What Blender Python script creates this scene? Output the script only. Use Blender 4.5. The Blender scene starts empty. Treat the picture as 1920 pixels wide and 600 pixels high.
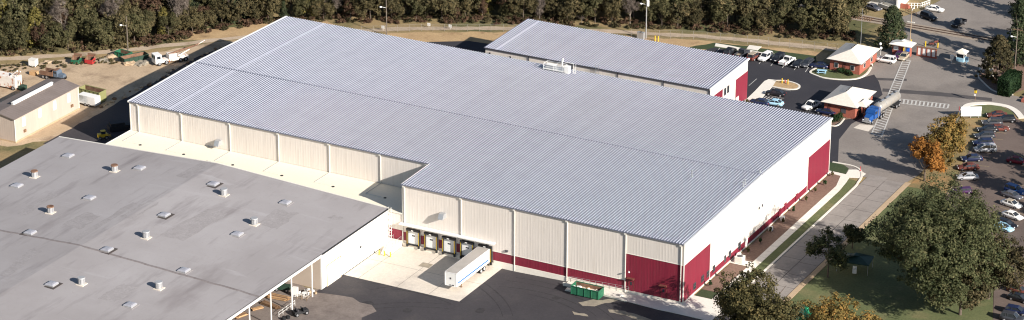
import bpy, bmesh, math, random
import numpy as np
from mathutils import Vector, Matrix

# ------------------------------------------------------------------ camera, sky, sun, exposure
scene = bpy.context.scene
CAM_LOC = (196.178, -439.166, 226.392)
YAW, PITCH, ROLL, FOC = -0.488269, 0.389189, 0.002786, 97.3847
cam_d = bpy.data.cameras.new('camera')
cam = bpy.data.objects.new('camera', cam_d)
scene.collection.objects.link(cam)
scene.camera = cam
fw = Vector((math.sin(YAW)*math.cos(PITCH), math.cos(YAW)*math.cos(PITCH), -math.sin(PITCH)))
r0 = Vector((math.cos(YAW), -math.sin(YAW), 0)); u0 = r0.cross(fw)
rr = math.cos(ROLL)*r0 + math.sin(ROLL)*u0
uu = -math.sin(ROLL)*r0 + math.cos(ROLL)*u0
cam.matrix_world = Matrix(((rr.x, uu.x, -fw.x, CAM_LOC[0]), (rr.y, uu.y, -fw.y, CAM_LOC[1]),
                           (rr.z, uu.z, -fw.z, CAM_LOC[2]), (0, 0, 0, 1)))
cam_d.sensor_fit = 'HORIZONTAL'
cam_d.sensor_width = 36.0
cam_d.lens = FOC
cam_d.clip_start = 1.0
cam_d.clip_end = 12000

SUN_EL = math.radians(26.0)
SH = Vector((-0.947, 0.321, 0)).normalized()          # direction in which shadows fall
sun_dir = Vector((-SH.x*math.cos(SUN_EL), -SH.y*math.cos(SUN_EL), math.sin(SUN_EL)))
world = bpy.data.worlds.new('World'); scene.world = world
world.use_nodes = True
wn = world.node_tree.nodes; wl = world.node_tree.links
bg = wn['Background']
sky = wn.new('ShaderNodeTexSky'); sky.sky_type = 'NISHITA'; sky.sun_disc = False
sky.sun_elevation = SUN_EL
sky.sun_rotation = math.atan2(sun_dir.x, sun_dir.y)
sky.altitude = 100; sky.air_density = 1.0; sky.dust_density = 0.6; sky.ozone_density = 1.2
wl.new(sky.outputs[0], bg.inputs['Color']); bg.inputs['Strength'].default_value = 0.062
sun_l = bpy.data.lights.new('sun', 'SUN'); sun_l.energy = 5.0; sun_l.angle = math.radians(0.5)
sun_l.color = (1.0, 0.94, 0.87)
sun_o = bpy.data.objects.new('sun', sun_l); scene.collection.objects.link(sun_o)
sun_o.rotation_euler = sun_dir.to_track_quat('Z', 'Y').to_euler()
sun_o.location = (150, -60, 120)
vs = scene.view_settings
vs.view_transform = 'Standard'; vs.look = 'None'; vs.gamma = 1.0; vs.use_curve_mapping = False
vs.exposure = 0.78
scene.render.engine = 'CYCLES'
scene.cycles.pixel_filter_type = 'BLACKMAN_HARRIS'
scene.cycles.filter_width = 1.15
scene.cycles.use_denoising = True

# ------------------------------------------------------------------ helpers
COL = scene.collection
R = math.radians
rng = random.Random(7)

def hgt(x, y):
    """ground height: the yard before the docks lies 1.1 m lower"""
    if y > 2: return 0.0
    for (x0, z0), (x1, z1) in (((-140, 0), (-100, -1.1)), ((-100, -1.1), (-36, -1.1)), ((-36, -1.1), (0, 0))):
        if x0 <= x <= x1: return z0 + (z1-z0)*(x-x0)/(x1-x0)
    return 0.0

class MB:
    """collects shapes that become one mesh object"""
    def __init__(s): s.v = []; s.f = []; s.m = []; s.sm = []
    def add(s, vs, fs, m=0, smooth=False):
        o = len(s.v); s.v += [tuple(p) for p in vs]
        for f in fs: s.f.append(tuple(i+o for i in f)); s.m.append(m); s.sm.append(smooth)
        return s
    def box(s, c, d, rz=0, m=0, rx=0, ry=0):
        M = Matrix.Translation(Vector(c)) @ Matrix.Rotation(rz, 4, 'Z') @ Matrix.Rotation(ry, 4, 'Y') @ Matrix.Rotation(rx, 4, 'X')
        a, b, h = d[0]/2, d[1]/2, d[2]/2
        vs = [M @ Vector(p) for p in ((-a,-b,-h),(a,-b,-h),(a,b,-h),(-a,b,-h),(-a,-b,h),(a,-b,h),(a,b,h),(-a,b,h))]
        return s.add(vs, [(3,2,1,0),(4,5,6,7),(0,1,5,4),(1,2,6,5),(2,3,7,6),(3,0,4,7)], m)
    def bb(s, x0, x1, y0, y1, z0, z1, m=0):
        return s.box(((x0+x1)/2, (y0+y1)/2, (z0+z1)/2), (x1-x0, y1-y0, z1-z0), 0, m)
    def prism(s, poly, z0, z1, m=0):
        n = len(poly)
        a = sum(poly[i][0]*poly[(i+1)%n][1]-poly[(i+1)%n][0]*poly[i][1] for i in range(n))
        if a < 0: poly = poly[::-1]
        vs = [(x, y, z0) for x, y in poly] + [(x, y, z1) for x, y in poly]
        fs = [tuple(range(n-1, -1, -1)), tuple(range(n, 2*n))] + [(i, (i+1) % n, n+(i+1) % n, n+i) for i in range(n)]
        return s.add(vs, fs, m)
    def tube(s, p0, p1, r0, r1=None, n=8, m=0, cap=True, smooth=True):
        r1 = r0 if r1 is None else r1
        p0, p1 = Vector(p0), Vector(p1); d = (p1-p0).normalized()
        a = d.cross(Vector((0, 0, 1)) if abs(d.z) < .9 else Vector((1, 0, 0))).normalized(); b = d.cross(a)
        vs = []
        for p, r in ((p0, r0), (p1, r1)):
            for i in range(n):
                t = 2*math.pi*i/n; vs.append(p + a*(r*math.cos(t)) + b*(r*math.sin(t)))
        fs = [(i, i+n, (i+1) % n+n, (i+1) % n) for i in range(n)]
        s.add(vs, fs, m, smooth)
        if cap: s.add(vs, [tuple(range(n)), tuple(range(2*n-1, n-1, -1))], m)
        return s
    def loft(s, rings, m=0, smooth=False, caps=True):
        n = len(rings[0]); vs = [p for r in rings for p in r]; fs = []
        for k in range(len(rings)-1):
            for i in range(n):
                fs.append((k*n+i, k*n+(i+1) % n, (k+1)*n+(i+1) % n, (k+1)*n+i))
        s.add(vs, fs, m, smooth)
        if caps: s.add(vs, [tuple(range(n-1, -1, -1)), tuple(range((len(rings)-1)*n, len(rings)*n))], m)
        return s
    def sphere(s, c, r, n=8, k=6, m=0):
        rings = []
        for j in range(1, k):
            t = math.pi*j/k
            rings.append([(c[0]+r[0]*math.sin(t)*math.cos(2*math.pi*i/n), c[1]+r[1]*math.sin(t)*math.sin(2*math.pi*i/n), c[2]-r[2]*math.cos(t)) for i in range(n)])
        return s.loft(rings, m, True)
    def mesh(s, name):
        me = bpy.data.meshes.new(name); me.from_pydata(s.v, [], s.f)
        me.polygons.foreach_set('material_index', s.m); me.polygons.foreach_set('use_smooth', s.sm)
        me.update(); return me
    def build(s, name, mats, parent=None, loc=None, rz=0, fix=False):
        me = s.mesh(name)
        if fix:
            b = bmesh.new(); b.from_mesh(me); bmesh.ops.recalc_face_normals(b, faces=b.faces[:]); b.to_mesh(me); b.free()
        for x in (mats if isinstance(mats, (list, tuple)) else [mats]): me.materials.append(x)
        o = bpy.data.objects.new(name, me); COL.objects.link(o)
        if loc is not None: o.location = loc
        o.rotation_euler[2] = rz
        if parent: o.parent = parent
        return o

def tag(o, label=None, cat=None, group=None, kind=None):
    if label: o['label'] = label
    if cat: o['category'] = cat
    if group: o['group'] = group
    if kind: o['kind'] = kind
    return o
def thing(name, label, cat, loc=(0, 0, 0), rz=0, group=None):
    o = bpy.data.objects.new(name, None); COL.objects.link(o)
    o.empty_display_size = 0.5
    o.location = loc; o.rotation_euler[2] = rz
    return tag(o, label, cat, group)
def copy_tree(o, parent=None):
    c = o.copy(); COL.objects.link(c); c.parent = parent
    for ch in o.children: copy_tree(ch, c)
    return c
def put(x, y, z=0.0): return (x, y, hgt(x, y)+z)

# ------------------------------------------------------------------ materials (all procedural)
def M(name, c, c2=None, scale=1.0, rough=0.7, metal=0.0, space='obj', amt=1.0, detail=4, bump=0.0, stretch=None,
      c3=None, scale3=0.05, t3=(0.5, 0.65), spec=0.35, grain=0.0, orand=0.0):
    m = bpy.data.materials.new(name); m.use_nodes = True
    n, l = m.node_tree.nodes, m.node_tree.links
    p = n['Principled BSDF']; p.inputs['Roughness'].default_value = rough; p.inputs['Metallic'].default_value = metal
    p.inputs['Specular IOR Level'].default_value = spec
    p.inputs['Base Color'].default_value = (*c, 1)
    if c2 is None and not bump and not grain and not orand: return m
    if space == 'obj':
        co = n.new('ShaderNodeTexCoord').outputs['Object']
    else:
        co = n.new('ShaderNodeNewGeometry').outputs['Position']
    if stretch:
        mp = n.new('ShaderNodeMapping'); mp.inputs['Scale'].default_value = stretch; l.new(co, mp.inputs['Vector']); co = mp.outputs[0]
    nz = n.new('ShaderNodeTexNoise'); nz.inputs['Scale'].default_value = scale; nz.inputs['Detail'].default_value = detail
    nz.inputs['Roughness'].default_value = 0.62
    l.new(co, nz.inputs['Vector'])
    out = None
    if c2 is not None:
        rp = n.new('ShaderNodeValToRGB'); rp.color_ramp.elements[0].position = 0.5-0.22/amt; rp.color_ramp.elements[1].position = 0.5+0.22/amt
        rp.color_ramp.elements[0].color = (*c, 1); rp.color_ramp.elements[1].color = (*c2, 1)
        l.new(nz.outputs['Fac'], rp.inputs['Fac']); out = rp.outputs['Color']
    else:
        rgb = n.new('ShaderNodeRGB'); rgb.outputs[0].default_value = (*c, 1); out = rgb.outputs[0]
    if c3 is not None:
        n3 = n.new('ShaderNodeTexNoise'); n3.inputs['Scale'].default_value = scale3; n3.inputs['Detail'].default_value = 6; n3.inputs['Roughness'].default_value = 0.65
        l.new(co, n3.inputs['Vector'])
        r3 = n.new('ShaderNodeMapRange'); r3.inputs['From Min'].default_value = t3[0]; r3.inputs['From Max'].default_value = t3[1]
        l.new(n3.outputs['Fac'], r3.inputs['Value'])
        mx = n.new('ShaderNodeMix'); mx.data_type = 'RGBA'
        l.new(r3.outputs[0], mx.inputs['Factor']); l.new(out, mx.inputs['A']); mx.inputs['B'].default_value = (*c3, 1)
        out = mx.outputs['Result']
    if grain:
        ng = n.new('ShaderNodeTexNoise'); ng.inputs['Scale'].default_value = 2.2; ng.inputs['Detail'].default_value = 5; ng.inputs['Roughness'].default_value = .8
        l.new(co, ng.inputs['Vector'])
        rg = n.new('ShaderNodeMapRange'); rg.inputs['From Min'].default_value = .3; rg.inputs['From Max'].default_value = .7
        rg.inputs['To Min'].default_value = 1-grain; rg.inputs['To Max'].default_value = 1+grain
        l.new(ng.outputs['Fac'], rg.inputs['Value'])
        hs = n.new('ShaderNodeHueSaturation'); l.new(rg.outputs[0], hs.inputs['Value']); l.new(out, hs.inputs['Color']); out = hs.outputs['Color']
    if orand:
        oi = n.new('ShaderNodeObjectInfo'); ro = n.new('ShaderNodeMapRange'); ro.inputs['To Min'].default_value = 1-orand; ro.inputs['To Max'].default_value = 1+orand
        l.new(oi.outputs['Random'], ro.inputs['Value']); h2 = n.new('ShaderNodeHueSaturation'); l.new(ro.outputs[0], h2.inputs['Value']); l.new(out, h2.inputs['Color']); out = h2.outputs['Color']
    l.new(out, p.inputs['Base Color'])
    if bump:
        bp = n.new('ShaderNodeBump'); bp.inputs['Strength'].default_value = bump; bp.inputs['Distance'].default_value = 0.1
        l.new(nz.outputs['Fac'], bp.inputs['Height']); l.new(bp.outputs[0], p.inputs['Normal'])
    return m
def leafmat(name, ca, cb, cc=None, trans=0.25):
    m = bpy.data.materials.new(name); m.use_nodes = True
    n, l = m.node_tree.nodes, m.node_tree.links
    p = n['Principled BSDF']; p.inputs['Roughness'].default_value = 0.75; p.inputs['Specular IOR Level'].default_value = 0.15
    g = n.new('ShaderNodeNewGeometry')
    tc = n.new('ShaderNodeTexCoord')
    nz = n.new('ShaderNodeTexNoise'); nz.inputs['Scale'].default_value = 0.45; nz.inputs['Detail'].default_value = 3
    oi = n.new('ShaderNodeObjectInfo')
    ad = n.new('ShaderNodeVectorMath'); ad.operation = 'ADD'; l.new(tc.outputs['Object'], ad.inputs[0]); l.new(oi.outputs['Location'], ad.inputs[1])
    l.new(ad.outputs[0], nz.inputs['Vector'])
    mx0 = n.new('ShaderNodeMath'); mx0.operation = 'MULTIPLY_ADD'; mx0.inputs[1].default_value = 0.45
    l.new(g.outputs['Random Per Island'], mx0.inputs[0])
    sb = n.new('ShaderNodeMath'); sb.operation = 'SUBTRACT'; sb.inputs[1].default_value = 0.22; l.new(nz.outputs['Fac'], sb.inputs[0])
    l.new(sb.outputs[0], mx0.inputs[2])
    rp = n.new('ShaderNodeValToRGB'); e = rp.color_ramp.elements
    e[0].position = 0.22; e[0].color = (*ca, 1); e[1].position = 0.62; e[1].color = (*cb, 1)
    if cc: q = e.new(0.8); q.color = (*cc, 1)
    l.new(mx0.outputs[0], rp.inputs['Fac'])
    hs = n.new('ShaderNodeHueSaturation')
    rv = n.new('ShaderNodeMapRange'); rv.inputs['To Min'].default_value = 0.75; rv.inputs['To Max'].default_value = 1.2
    l.new(oi.outputs['Random'], rv.inputs['Value']); l.new(rv.outputs[0], hs.inputs['Value'])
    l.new(rp.outputs[0], hs.inputs['Color']); l.new(hs.outputs[0], p.inputs['Base Color'])
    t = n.new('ShaderNodeBsdfTranslucent'); l.new(hs.outputs[0], t.inputs['Color'])
    ms = n.new('ShaderNodeMixShader'); ms.inputs[0].default_value = trans
    l.new(p.outputs[0], ms.inputs[1]); l.new(t.outputs[0], ms.inputs[2]); l.new(ms.outputs[0], n['Material Output'].inputs['Surface'])
    return m

def rgb(r, g, b):
    f = lambda c: ((c/255+0.055)/1.055)**2.4 if c > 10 else c/255/12.92
    return (f(r), f(g), f(b))
mt = {}
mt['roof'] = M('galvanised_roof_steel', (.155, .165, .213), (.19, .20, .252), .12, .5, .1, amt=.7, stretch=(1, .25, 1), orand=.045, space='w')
mt['rib'] = M('sunlit_rib_steel', (.37, .38, .435), (.43, .44, .495), .3, .45, .1, orand=.035, space='w')  # sunlit twin of the pan steel: sunlight on the ribs put into the colour
mt['roof_light'] = M('new_roof_steel', (.48, .485, .56), (.52, .525, .60), .4, .42, .15)
mt['wall'] = M('off_white_wall_steel', (.64, .58, .52), (.71, .65, .585), .35, .55, stretch=(6, 6, .3), amt=.8, c3=(.58, .52, .46), scale3=.5, t3=(.5, .75), orand=.03)
mt['red'] = M('red_wall_steel', (.165, .013, .030), (.21, .018, .037), .25, .55, stretch=(5, 5, .4), c3=(.17, .028, .04), scale3=.6, t3=(.5, .8), orand=.06)
mt['white'] = M('white_paint', (.80, .79, .75), (.74, .72, .68), .6, .5)
mt['whitewall'] = M('white_block_wall', (.78, .77, .72), (.72, .70, .65), .25, .7, amt=.7)
mt['trim'] = M('cream_trim', (.70, .67, .60), None, rough=.5)
mt['dark'] = M('black_rubber', (.018, .018, .02), (.03, .03, .032), 3, .7)
mt['darktrim'] = M('dark_gutter_steel', (.06, .055, .065), (.09, .085, .09), 1, .5)
mt['glass'] = M('dark_window_glass', (.02, .025, .03), (.035, .04, .05), 1, .08, spec=.6)
mt['cream_roof'] = M('cream_membrane_roof', (.84, .76, .60), (.79, .71, .56), .12, .8, space='w', grain=.05, amt=.6)
mt['grey_roof'] = None
mt['concrete'] = M('apron_concrete', (.60, .53, .44), (.68, .61, .52), .12, .85, space='w', c3=(.45, .40, .34), scale3=.09, t3=(.52, .75), grain=.12)
mt['walk'] = M('sidewalk_concrete', (.76, .71, .62), (.69, .64, .56), .4, .85, space='w', grain=.06)
mt['kerb'] = M('kerb_concrete', (.72, .67, .58), (.63, .58, .50), .8, .85, space='w')
mt['asphalt'] = M('dark_yard_asphalt', (.040, .036, .040), (.054, .048, .051), .10, .85, space='w', c3=(.092, .08, .073), scale3=.06, t3=(.52, .80), grain=.18)
mt['asphalt_new'] = M('fresh_asphalt', (.030, .029, .035), (.040, .038, .043), .15, .85, space='w', grain=.12)
mt['road'] = M('worn_road_concrete', (.205, .177, .155), (.26, .228, .20), .09, .9, space='w', c3=(.15, .13, .116), scale3=.06, t3=(.5, .7), grain=.14)
mt['slab'] = M('road_slab_concrete', (.235, .208, .186), (.285, .255, .23), .25, .9, space='w', c3=(.175, .155, .14), scale3=.15, t3=(.52, .72), grain=.12)
mt['lot'] = M('brown_lot_asphalt', (.125, .092, .076), (.155, .117, .098), .12, .9, space='w', c3=(.10, .076, .064), scale3=.07, t3=(.5, .7), grain=.14)
mt['dirt'] = M('yard_dirt', (.40, .29, .185), (.52, .395, .265), .08, .95, space='w', c3=(.28, .20, .13), scale3=.12, t3=(.5, .65), grain=.22)
mt['gravel'] = M('gravel_track', (.40, .31, .22), (.48, .38, .28), .2, .95, space='w', c3=(.30, .22, .15), scale3=.2, t3=(.52, .68), grain=.2)
mt['straw'] = M('dry_grass', (.46, .32, .17), (.36, .24, .125), .22, .95, space='w', c3=(.26, .17, .09), scale3=.25, t3=(.55, .7), grain=.25)
mt['grass'] = M('mown_lawn', (.080, .100, .037), (.122, .132, .054), .16, .95, space='w', c3=(.17, .15, .07), scale3=.1, t3=(.52, .68), grain=.3)
mt['grass_dark'] = M('green_verge', (.035, .055, .022), (.055, .07, .028), .3, .95, space='w', grain=.3)
mt['autumn_grass'] = M('leaf_strewn_lawn', (.13, .12, .055), (.30, .20, .09), .14, .95, space='w', c3=(.34, .19, .075), scale3=.16, t3=(.5, .68), grain=.3)
mt['mulch'] = M('brown_mulch', (.17, .105, .078), (.21, .135, .10), 1.5, .95, space='w', grain=.25)
mt['ground'] = M('field_ground', (.20, .165, .075), (.32, .22, .11), .07, .95, space='w', c3=(.10, .10, .04), scale3=.05, t3=(.48, .62), grain=.3)
mt['sand'] = M('spilled_sand', (.22, .19, .145), (.34, .29, .22), .6, .95, space='w', grain=.2)
mt['dust'] = M('dusty_yard', (.17, .14, .122), (.23, .19, .165), .2, .95, space='w', c3=(.12, .095, .085), scale3=.14, t3=(.52, .72), grain=.18)
mt['tan_path'] = M('tan_path', (.46, .34, .22), (.40, .29, .18), .5, .95, space='w', grain=.12)
mt['line'] = M('worn_white_line', (.58, .56, .52), (.38, .36, .33), 1.6, .8, space='w')
mt['line_y'] = M('worn_yellow_line', (.42, .33, .16), (.30, .24, .14), 2.0, .8, space='w')
mt['patch'] = M('tar_patch', (.06, .055, .055), (.09, .08, .078), .3, .9, space='w', grain=.12)
mt['bark'] = M('bark', (.085, .065, .05), (.13, .10, .08), 3, .95, bump=.3)
mt['bark_pale'] = M('pale_bark', (.26, .22, .18), (.18, .15, .12), 3, .95)
mt['wood'] = M('timber', (.42, .24, .11), (.55, .36, .19), 2, .85)
mt['wood_dark'] = M('weathered_timber', (.16, .09, .05), (.26, .16, .09), 2, .9)
mt['pole'] = M('pole_wood', (.12, .095, .075), (.18, .15, .12), 2, .9)
mt['steel'] = M('galvanised_steel', (.48, .49, .50), (.40, .41, .42), 2, .45, .5)
mt['steel_white'] = M('white_steel', (.80, .80, .78), (.70, .69, .66), 2, .45)
mt['yellow'] = M('yellow_paint', (.70, .48, .03), (.60, .38, .03), 3, .5)
mt['green_bin'] = M('green_bin_paint', (.015, .105, .055), (.03, .15, .08), 1.2, .55, c3=(.10, .05, .025), scale3=.9, t3=(.62, .72))
mt['dkgreen'] = M('dark_green_paint', (.018, .045, .03), (.03, .06, .04), 1, .6)
mt['red_bin'] = M('red_bin_paint', (.42, .03, .03), (.34, .03, .03), 1, .6)
mt['rust'] = M('rusted_steel', (.15, .075, .045), (.26, .155, .10), 1.5, .9, c3=(.10, .05, .032), scale3=.8)
mt['rustwhite'] = M('rusty_white_paint', (.78, .74, .68), (.66, .58, .50), .8, .7, c3=(.40, .13, .05), scale3=.7, t3=(.55, .62))
mt['blue'] = M('blue_truck_paint', (.014, .07, .25), (.018, .09, .30), 1, .3, spec=.5)
mt['blue_bright'] = M('bright_blue_tarp', (.015, .12, .55), (.02, .15, .62), 1, .6)
mt['paleblue'] = M('pale_blue_paint', (.30, .52, .66), (.36, .58, .70), 1, .5)
mt['tank'] = M('tank_steel', (.36, .33, .29), (.44, .41, .36), .8, .4, .35)
mt['tyre'] = M('tyre_rubber', (.015, .015, .016), None, rough=.9)
mt['rim'] = M('wheel_rim', (.45, .45, .46), None, rough=.35, metal=.6)
mt['lamp'] = M('lamp_glass', (.85, .85, .82), None, rough=.2)
mt['tail'] = M('tail_lamp', (.35, .012, .015), None, rough=.25)
mt['skyl'] = M('skylight_dome', (.26, .26, .29), (.36, .36, .39), 1.5, .35)
mt['dull'] = M('dull_galvanised', (.30, .30, .31), (.42, .42, .42), 1.2, .6, .2)
mt['tar'] = M('roof_tar', (.055, .045, .042), (.09, .075, .07), 1.2, .9)
mt['tan_wall'] = M('tan_wall_panel', (.50, .41, .33), (.55, .46, .38), .3, .75)
mt['shed_wall'] = M('beige_shed_steel', (.43, .35, .29), (.50, .41, .34), .15, .7, stretch=(4, 4, .6))
mt['shed_roof'] = M('brown_shed_roof', (.16, .13, .115), (.20, .165, .15), .3, .8)
mt['brick'] = None
mt['shingle'] = M('cream_shingles', (.62, .56, .48), (.70, .64, .55), 1.2, .9, grain=.08)
mt['brickred'] = M('brick_red', (.29, .082, .055), (.36, .12, .08), 3, .9, grain=.15)
mt['skin'] = M('skin', (.45, .28, .2), None)
mt['ballast'] = M('rail_ballast', (.26, .21, .16), (.34, .28, .22), 1, .95, space='w', grain=.3)
mt['rail'] = M('rail_steel', (.09, .055, .045), (.13, .08, .06), 2, .6, .3)
mt['orange'] = M('orange_cloth', (.7, .2, .04), None)
mt['stopred'] = M('stop_sign_red', (.55, .02, .03), None, rough=.4)
mt['olive'] = M('olive_steel', (.20, .20, .08), (.26, .25, .11), 1, .7)
mt['maroon'] = M('maroon_steel', (.10, .025, .02), (.16, .05, .035), 1, .8)
mt['mesh'] = M('fence_wire', (.24, .22, .19), None, rough=.5, metal=.5)
mt['debris'] = M('mixed_debris', (.75, .72, .66), (.5, .33, .18), 2.5, .9)

def streaked_roof(name):
    m = bpy.data.materials.new(name); m.use_nodes = True
    n, l = m.node_tree.nodes, m.node_tree.links
    p = n['Principled BSDF']; p.inputs['Roughness'].default_value = .9; p.inputs['Specular IOR Level'].default_value = .2
    pos = n.new('ShaderNodeNewGeometry').outputs['Position']
    def noise(sc, scale, det=6, ro=.6):
        mp = n.new('ShaderNodeMapping'); mp.inputs['Scale'].default_value = sc; l.new(pos, mp.inputs['Vector'])
        z = n.new('ShaderNodeTexNoise'); z.inputs['Scale'].default_value = scale; z.inputs['Detail'].default_value = det; z.inputs['Roughness'].default_value = ro
        l.new(mp.outputs[0], z.inputs['Vector']); return z.outputs['Fac']
    def ramp(f, a, b):
        q = n.new('ShaderNodeMapRange'); q.inputs['From Min'].default_value = a; q.inputs['From Max'].default_value = b; l.new(f, q.inputs['Value']); return q.outputs[0]
    def mix(f, A, B):
        x = n.new('ShaderNodeMix'); x.data_type = 'RGBA'; l.new(f, x.inputs['Factor'])
        for k, s in (('A', A), ('B', B)):
            if isinstance(s, tuple): x.inputs[k].default_value = (*s, 1)
            else: l.new(s, x.inputs[k])
        return x.outputs['Result']
    base = mix(ramp(noise((1, 1, 1), .045), .35, .65), (.29, .268, .264), (.35, .328, .325))
    base = mix(ramp(noise((1, .16, 1), .35), .55, .78), base, (.215, .195, .195))      # streaks along the felt laps
    base = mix(ramp(noise((.14, 1, 1), .30), .60, .85), base, (.42, .40, .405))
    base = mix(ramp(noise((1, .3, 1), .11), .58, .80), base, (.195, .172, .17))          # worn dark patches
    base = mix(ramp(noise((1, 1, 1), 1.6, 8, .75), .55, .85), base, (.27, .24, .232))
    l.new(base, p.inputs['Base Color']); return m
mt['grey_roof'] = streaked_roof('aged_grey_felt_roof')

# ------------------------------------------------------------------ the setting: ground and paved sheets
def sheet(name, poly, dz, mat, parent=None, jit=0.0, step=2.5, seed=1, kerb=0.0, kind='structure'):
    rg = random.Random(seed)
    if jit:
        q = []
        for i in range(len(poly)):
            a, b = Vector((*poly[i], 0)), Vector((*poly[(i+1) % len(poly)], 0))
            n = max(1, int((b-a).length/step)); nor = Vector((-(b-a).y, (b-a).x, 0)).normalized()
            for k in range(n):
                p = a.lerp(b, k/n) + nor*rg.uniform(-jit, jit); q.append((p.x, p.y))
        poly = q
    b = bmesh.new()
    f = b.faces.new([b.verts.new((x, y, 0)) for x, y in poly])
    if f.normal.z < 0: f.normal_flip()
    f.normal_update()
    if f.normal.z < 0: f.normal_flip()
    bmesh.ops.triangulate(b, faces=b.faces[:])
    if min(p[1] for p in poly) < 2:
        for xc in (-140, -100, -36, 0):
            bmesh.ops.bisect_plane(b, geom=b.verts[:]+b.edges[:]+b.faces[:], plane_co=(xc, 0, 0), plane_no=(1, 0, 0))
    for v in b.verts: v.co.z = hgt(v.co.x, v.co.y) + dz
    if kerb:
        ex = bmesh.ops.extrude_edge_only(b, edges=[e for e in b.edges if e.is_boundary])
        for v in ex['geom']:
            if isinstance(v, bmesh.types.BMVert): v.co.z -= kerb
    bmesh.ops.recalc_face_normals(b, faces=b.faces[:])
    me = bpy.data.meshes.new(name); b.to_mesh(me); b.free()
    if sum(p.normal.z*p.area for p in me.polygons) < 0: me.flip_normals()
    me.materials.append(mat)
    o = bpy.data.objects.new(name, me); COL.objects.link(o)
    if parent: o.parent = parent
    else: tag(o, kind=kind)
    return o
def rect(x0, x1, y0, y1): return [(x0, y0), (x1, y0), (x1, y1), (x0, y1)]
def band(pts, w):
    L, Rr = [], []
    for i, p in enumerate(pts):
        a = Vector(pts[max(0, i-1)]); b = Vector(pts[min(len(pts)-1, i+1)]); d = (b-a).normalized()
        nx, ny = -d.y, d.x; w_ = w[i] if isinstance(w, (list, tuple)) else w
        L.append((p[0]+nx*w_/2, p[1]+ny*w_/2)); Rr.append((p[0]-nx*w_/2, p[1]-ny*w_/2))
    return Rr + L[::-1]
def smooth_path(pts, n=6):
    out = []
    for i in range(len(pts)-1):
        p0 = pts[max(0, i-1)]; p1 = pts[i]; p2 = pts[i+1]; p3 = pts[min(len(pts)-1, i+2)]
        for k in range(n):
            t = k/n
            out.append(tuple(.5*((2*p1[j]) + (-p0[j]+p2[j])*t + (2*p0[j]-5*p1[j]+4*p2[j]-p3[j])*t*t + (-p0[j]+3*p1[j]-3*p2[j]+p3[j])*t**3) for j in (0, 1)))
    return out + [tuple(pts[-1])]
def kerb_run(name, pts, w=.30, top=.14, mat=None, parent=None, z=0.0):
    b = MB(); P = band(pts, w); n = len(pts)
    Rr, L = P[:n], P[n:][::-1]
    rings = [[(*Rr[i], z-.05), (*Rr[i], z+top), (*L[i], z+top), (*L[i], z-.05)] for i in range(n)]
    b.loft(rings); o = b.build(name, mat or mt['kerb'], parent, fix=True)
    if not parent: tag(o, kind='structure')
    return o
def stripe(parent, a, b, w=.12, z=.06, m='line', name='painted_line'):
    a, b = Vector((*a, 0)), Vector((*b, 0)); d = (b-a).normalized(); n = Vector((-d.y, d.x, 0))*w/2
    q = MB().add([(p.x, p.y, hgt(p.x, p.y)+z) for p in (a-n, b-n, b+n, a+n)], [(0, 1, 2, 3)])
    return q.build(name, mt[m], parent)

# base ground sheet
xs = [-6000, -140, -100, -36, 0, 6000]; ys = [-6000, 2, 2.02, 6000]
g = MB(); vv = [(x, y, hgt(x, y)-.02) for y in ys for x in xs]
g.add(vv, [(j*6+i, j*6+i+1, (j+1)*6+i+1, (j+1)*6+i) for j in range(3) for i in range(5)])
tag(g.build('ground', mt['ground']), kind='structure')

sheet('dirt_yard', [(-225, 30), (-196.10, 43.04), (-186.85, 51.33), (-177.09, 59.10), (-166.04, 71.79), (-161, 79), (-157, 84), (-156, 12), (-163, 3), (-225, -14)], .0, mt['dirt'], jit=.7, seed=3)
track = smooth_path([(-230, 22), (-198.3, 46.5), (-182.8, 59), (-167.7, 74.5), (-158, 85), (-146, 95), (-135, 103.5), (-121, 113), (-106, 121.0), (-88, 129.5), (-72, 135.2), (-61.6, 139), (-49, 142.2), (-30, 146.2), (-20, 149)], 4)
sheet('gravel_track', band(track, 2.5), .02, mt['gravel'], jit=.35, step=2.0, seed=4)
sheet('dry_grass_field', [(-140, 76), (-138, 90), (-131, 103), (-120, 110.5), (-105, 118.5), (-88, 127), (-72, 132.5), (-54, 138), (-38, 141.5), (-28, 143.5), (-27, 134), (-52, 133), (-60, 120), (-60, 76)], .01, mt['straw'], jit=.6, seed=5)
sheet('dry_bank', [(-170, 76), (-160, 84), (-146, 97), (-139, 102), (-145, 106), (-158, 97), (-172, 82)], .012, mt['straw'], jit=.8, seed=6)
sheet('green_verge', [(-60.86, 128.76), (-54.86, 137.12), (-47.19, 138.71), (-36.46, 139.45), (-30.11, 139.95), (-26.87, 134.67), (-28.50, 133.38), (-42.29, 133.78), (-52.31, 132.97)], .025, mt['grass_dark'], jit=.3, seed=7)
drive = sheet('side_driveway', [(-136, 8), (-157.2, 8), (-157.5, 40), (-158.5, 68), (-157, 81), (-150, 88), (-136, 90)], .02, mt['asphalt'], jit=.35, seed=8)
sheet('rear_driveway', [(-150, 74.5), (-116.35, 104.24), (-112.14, 106.95), (-107.25, 110.03), (-86, 112), (-60, 116), (-33, 112), (-33, 74.5)], .03, mt['asphalt_new'])
sheet('tan_strip', [(-165.2, 6), (-158.5, 12), (-157.5, 16), (-158.8, 27), (-160.2, 29), (-161.2, 12)], .015, mt['tan_path'], jit=.15, seed=31)

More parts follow.
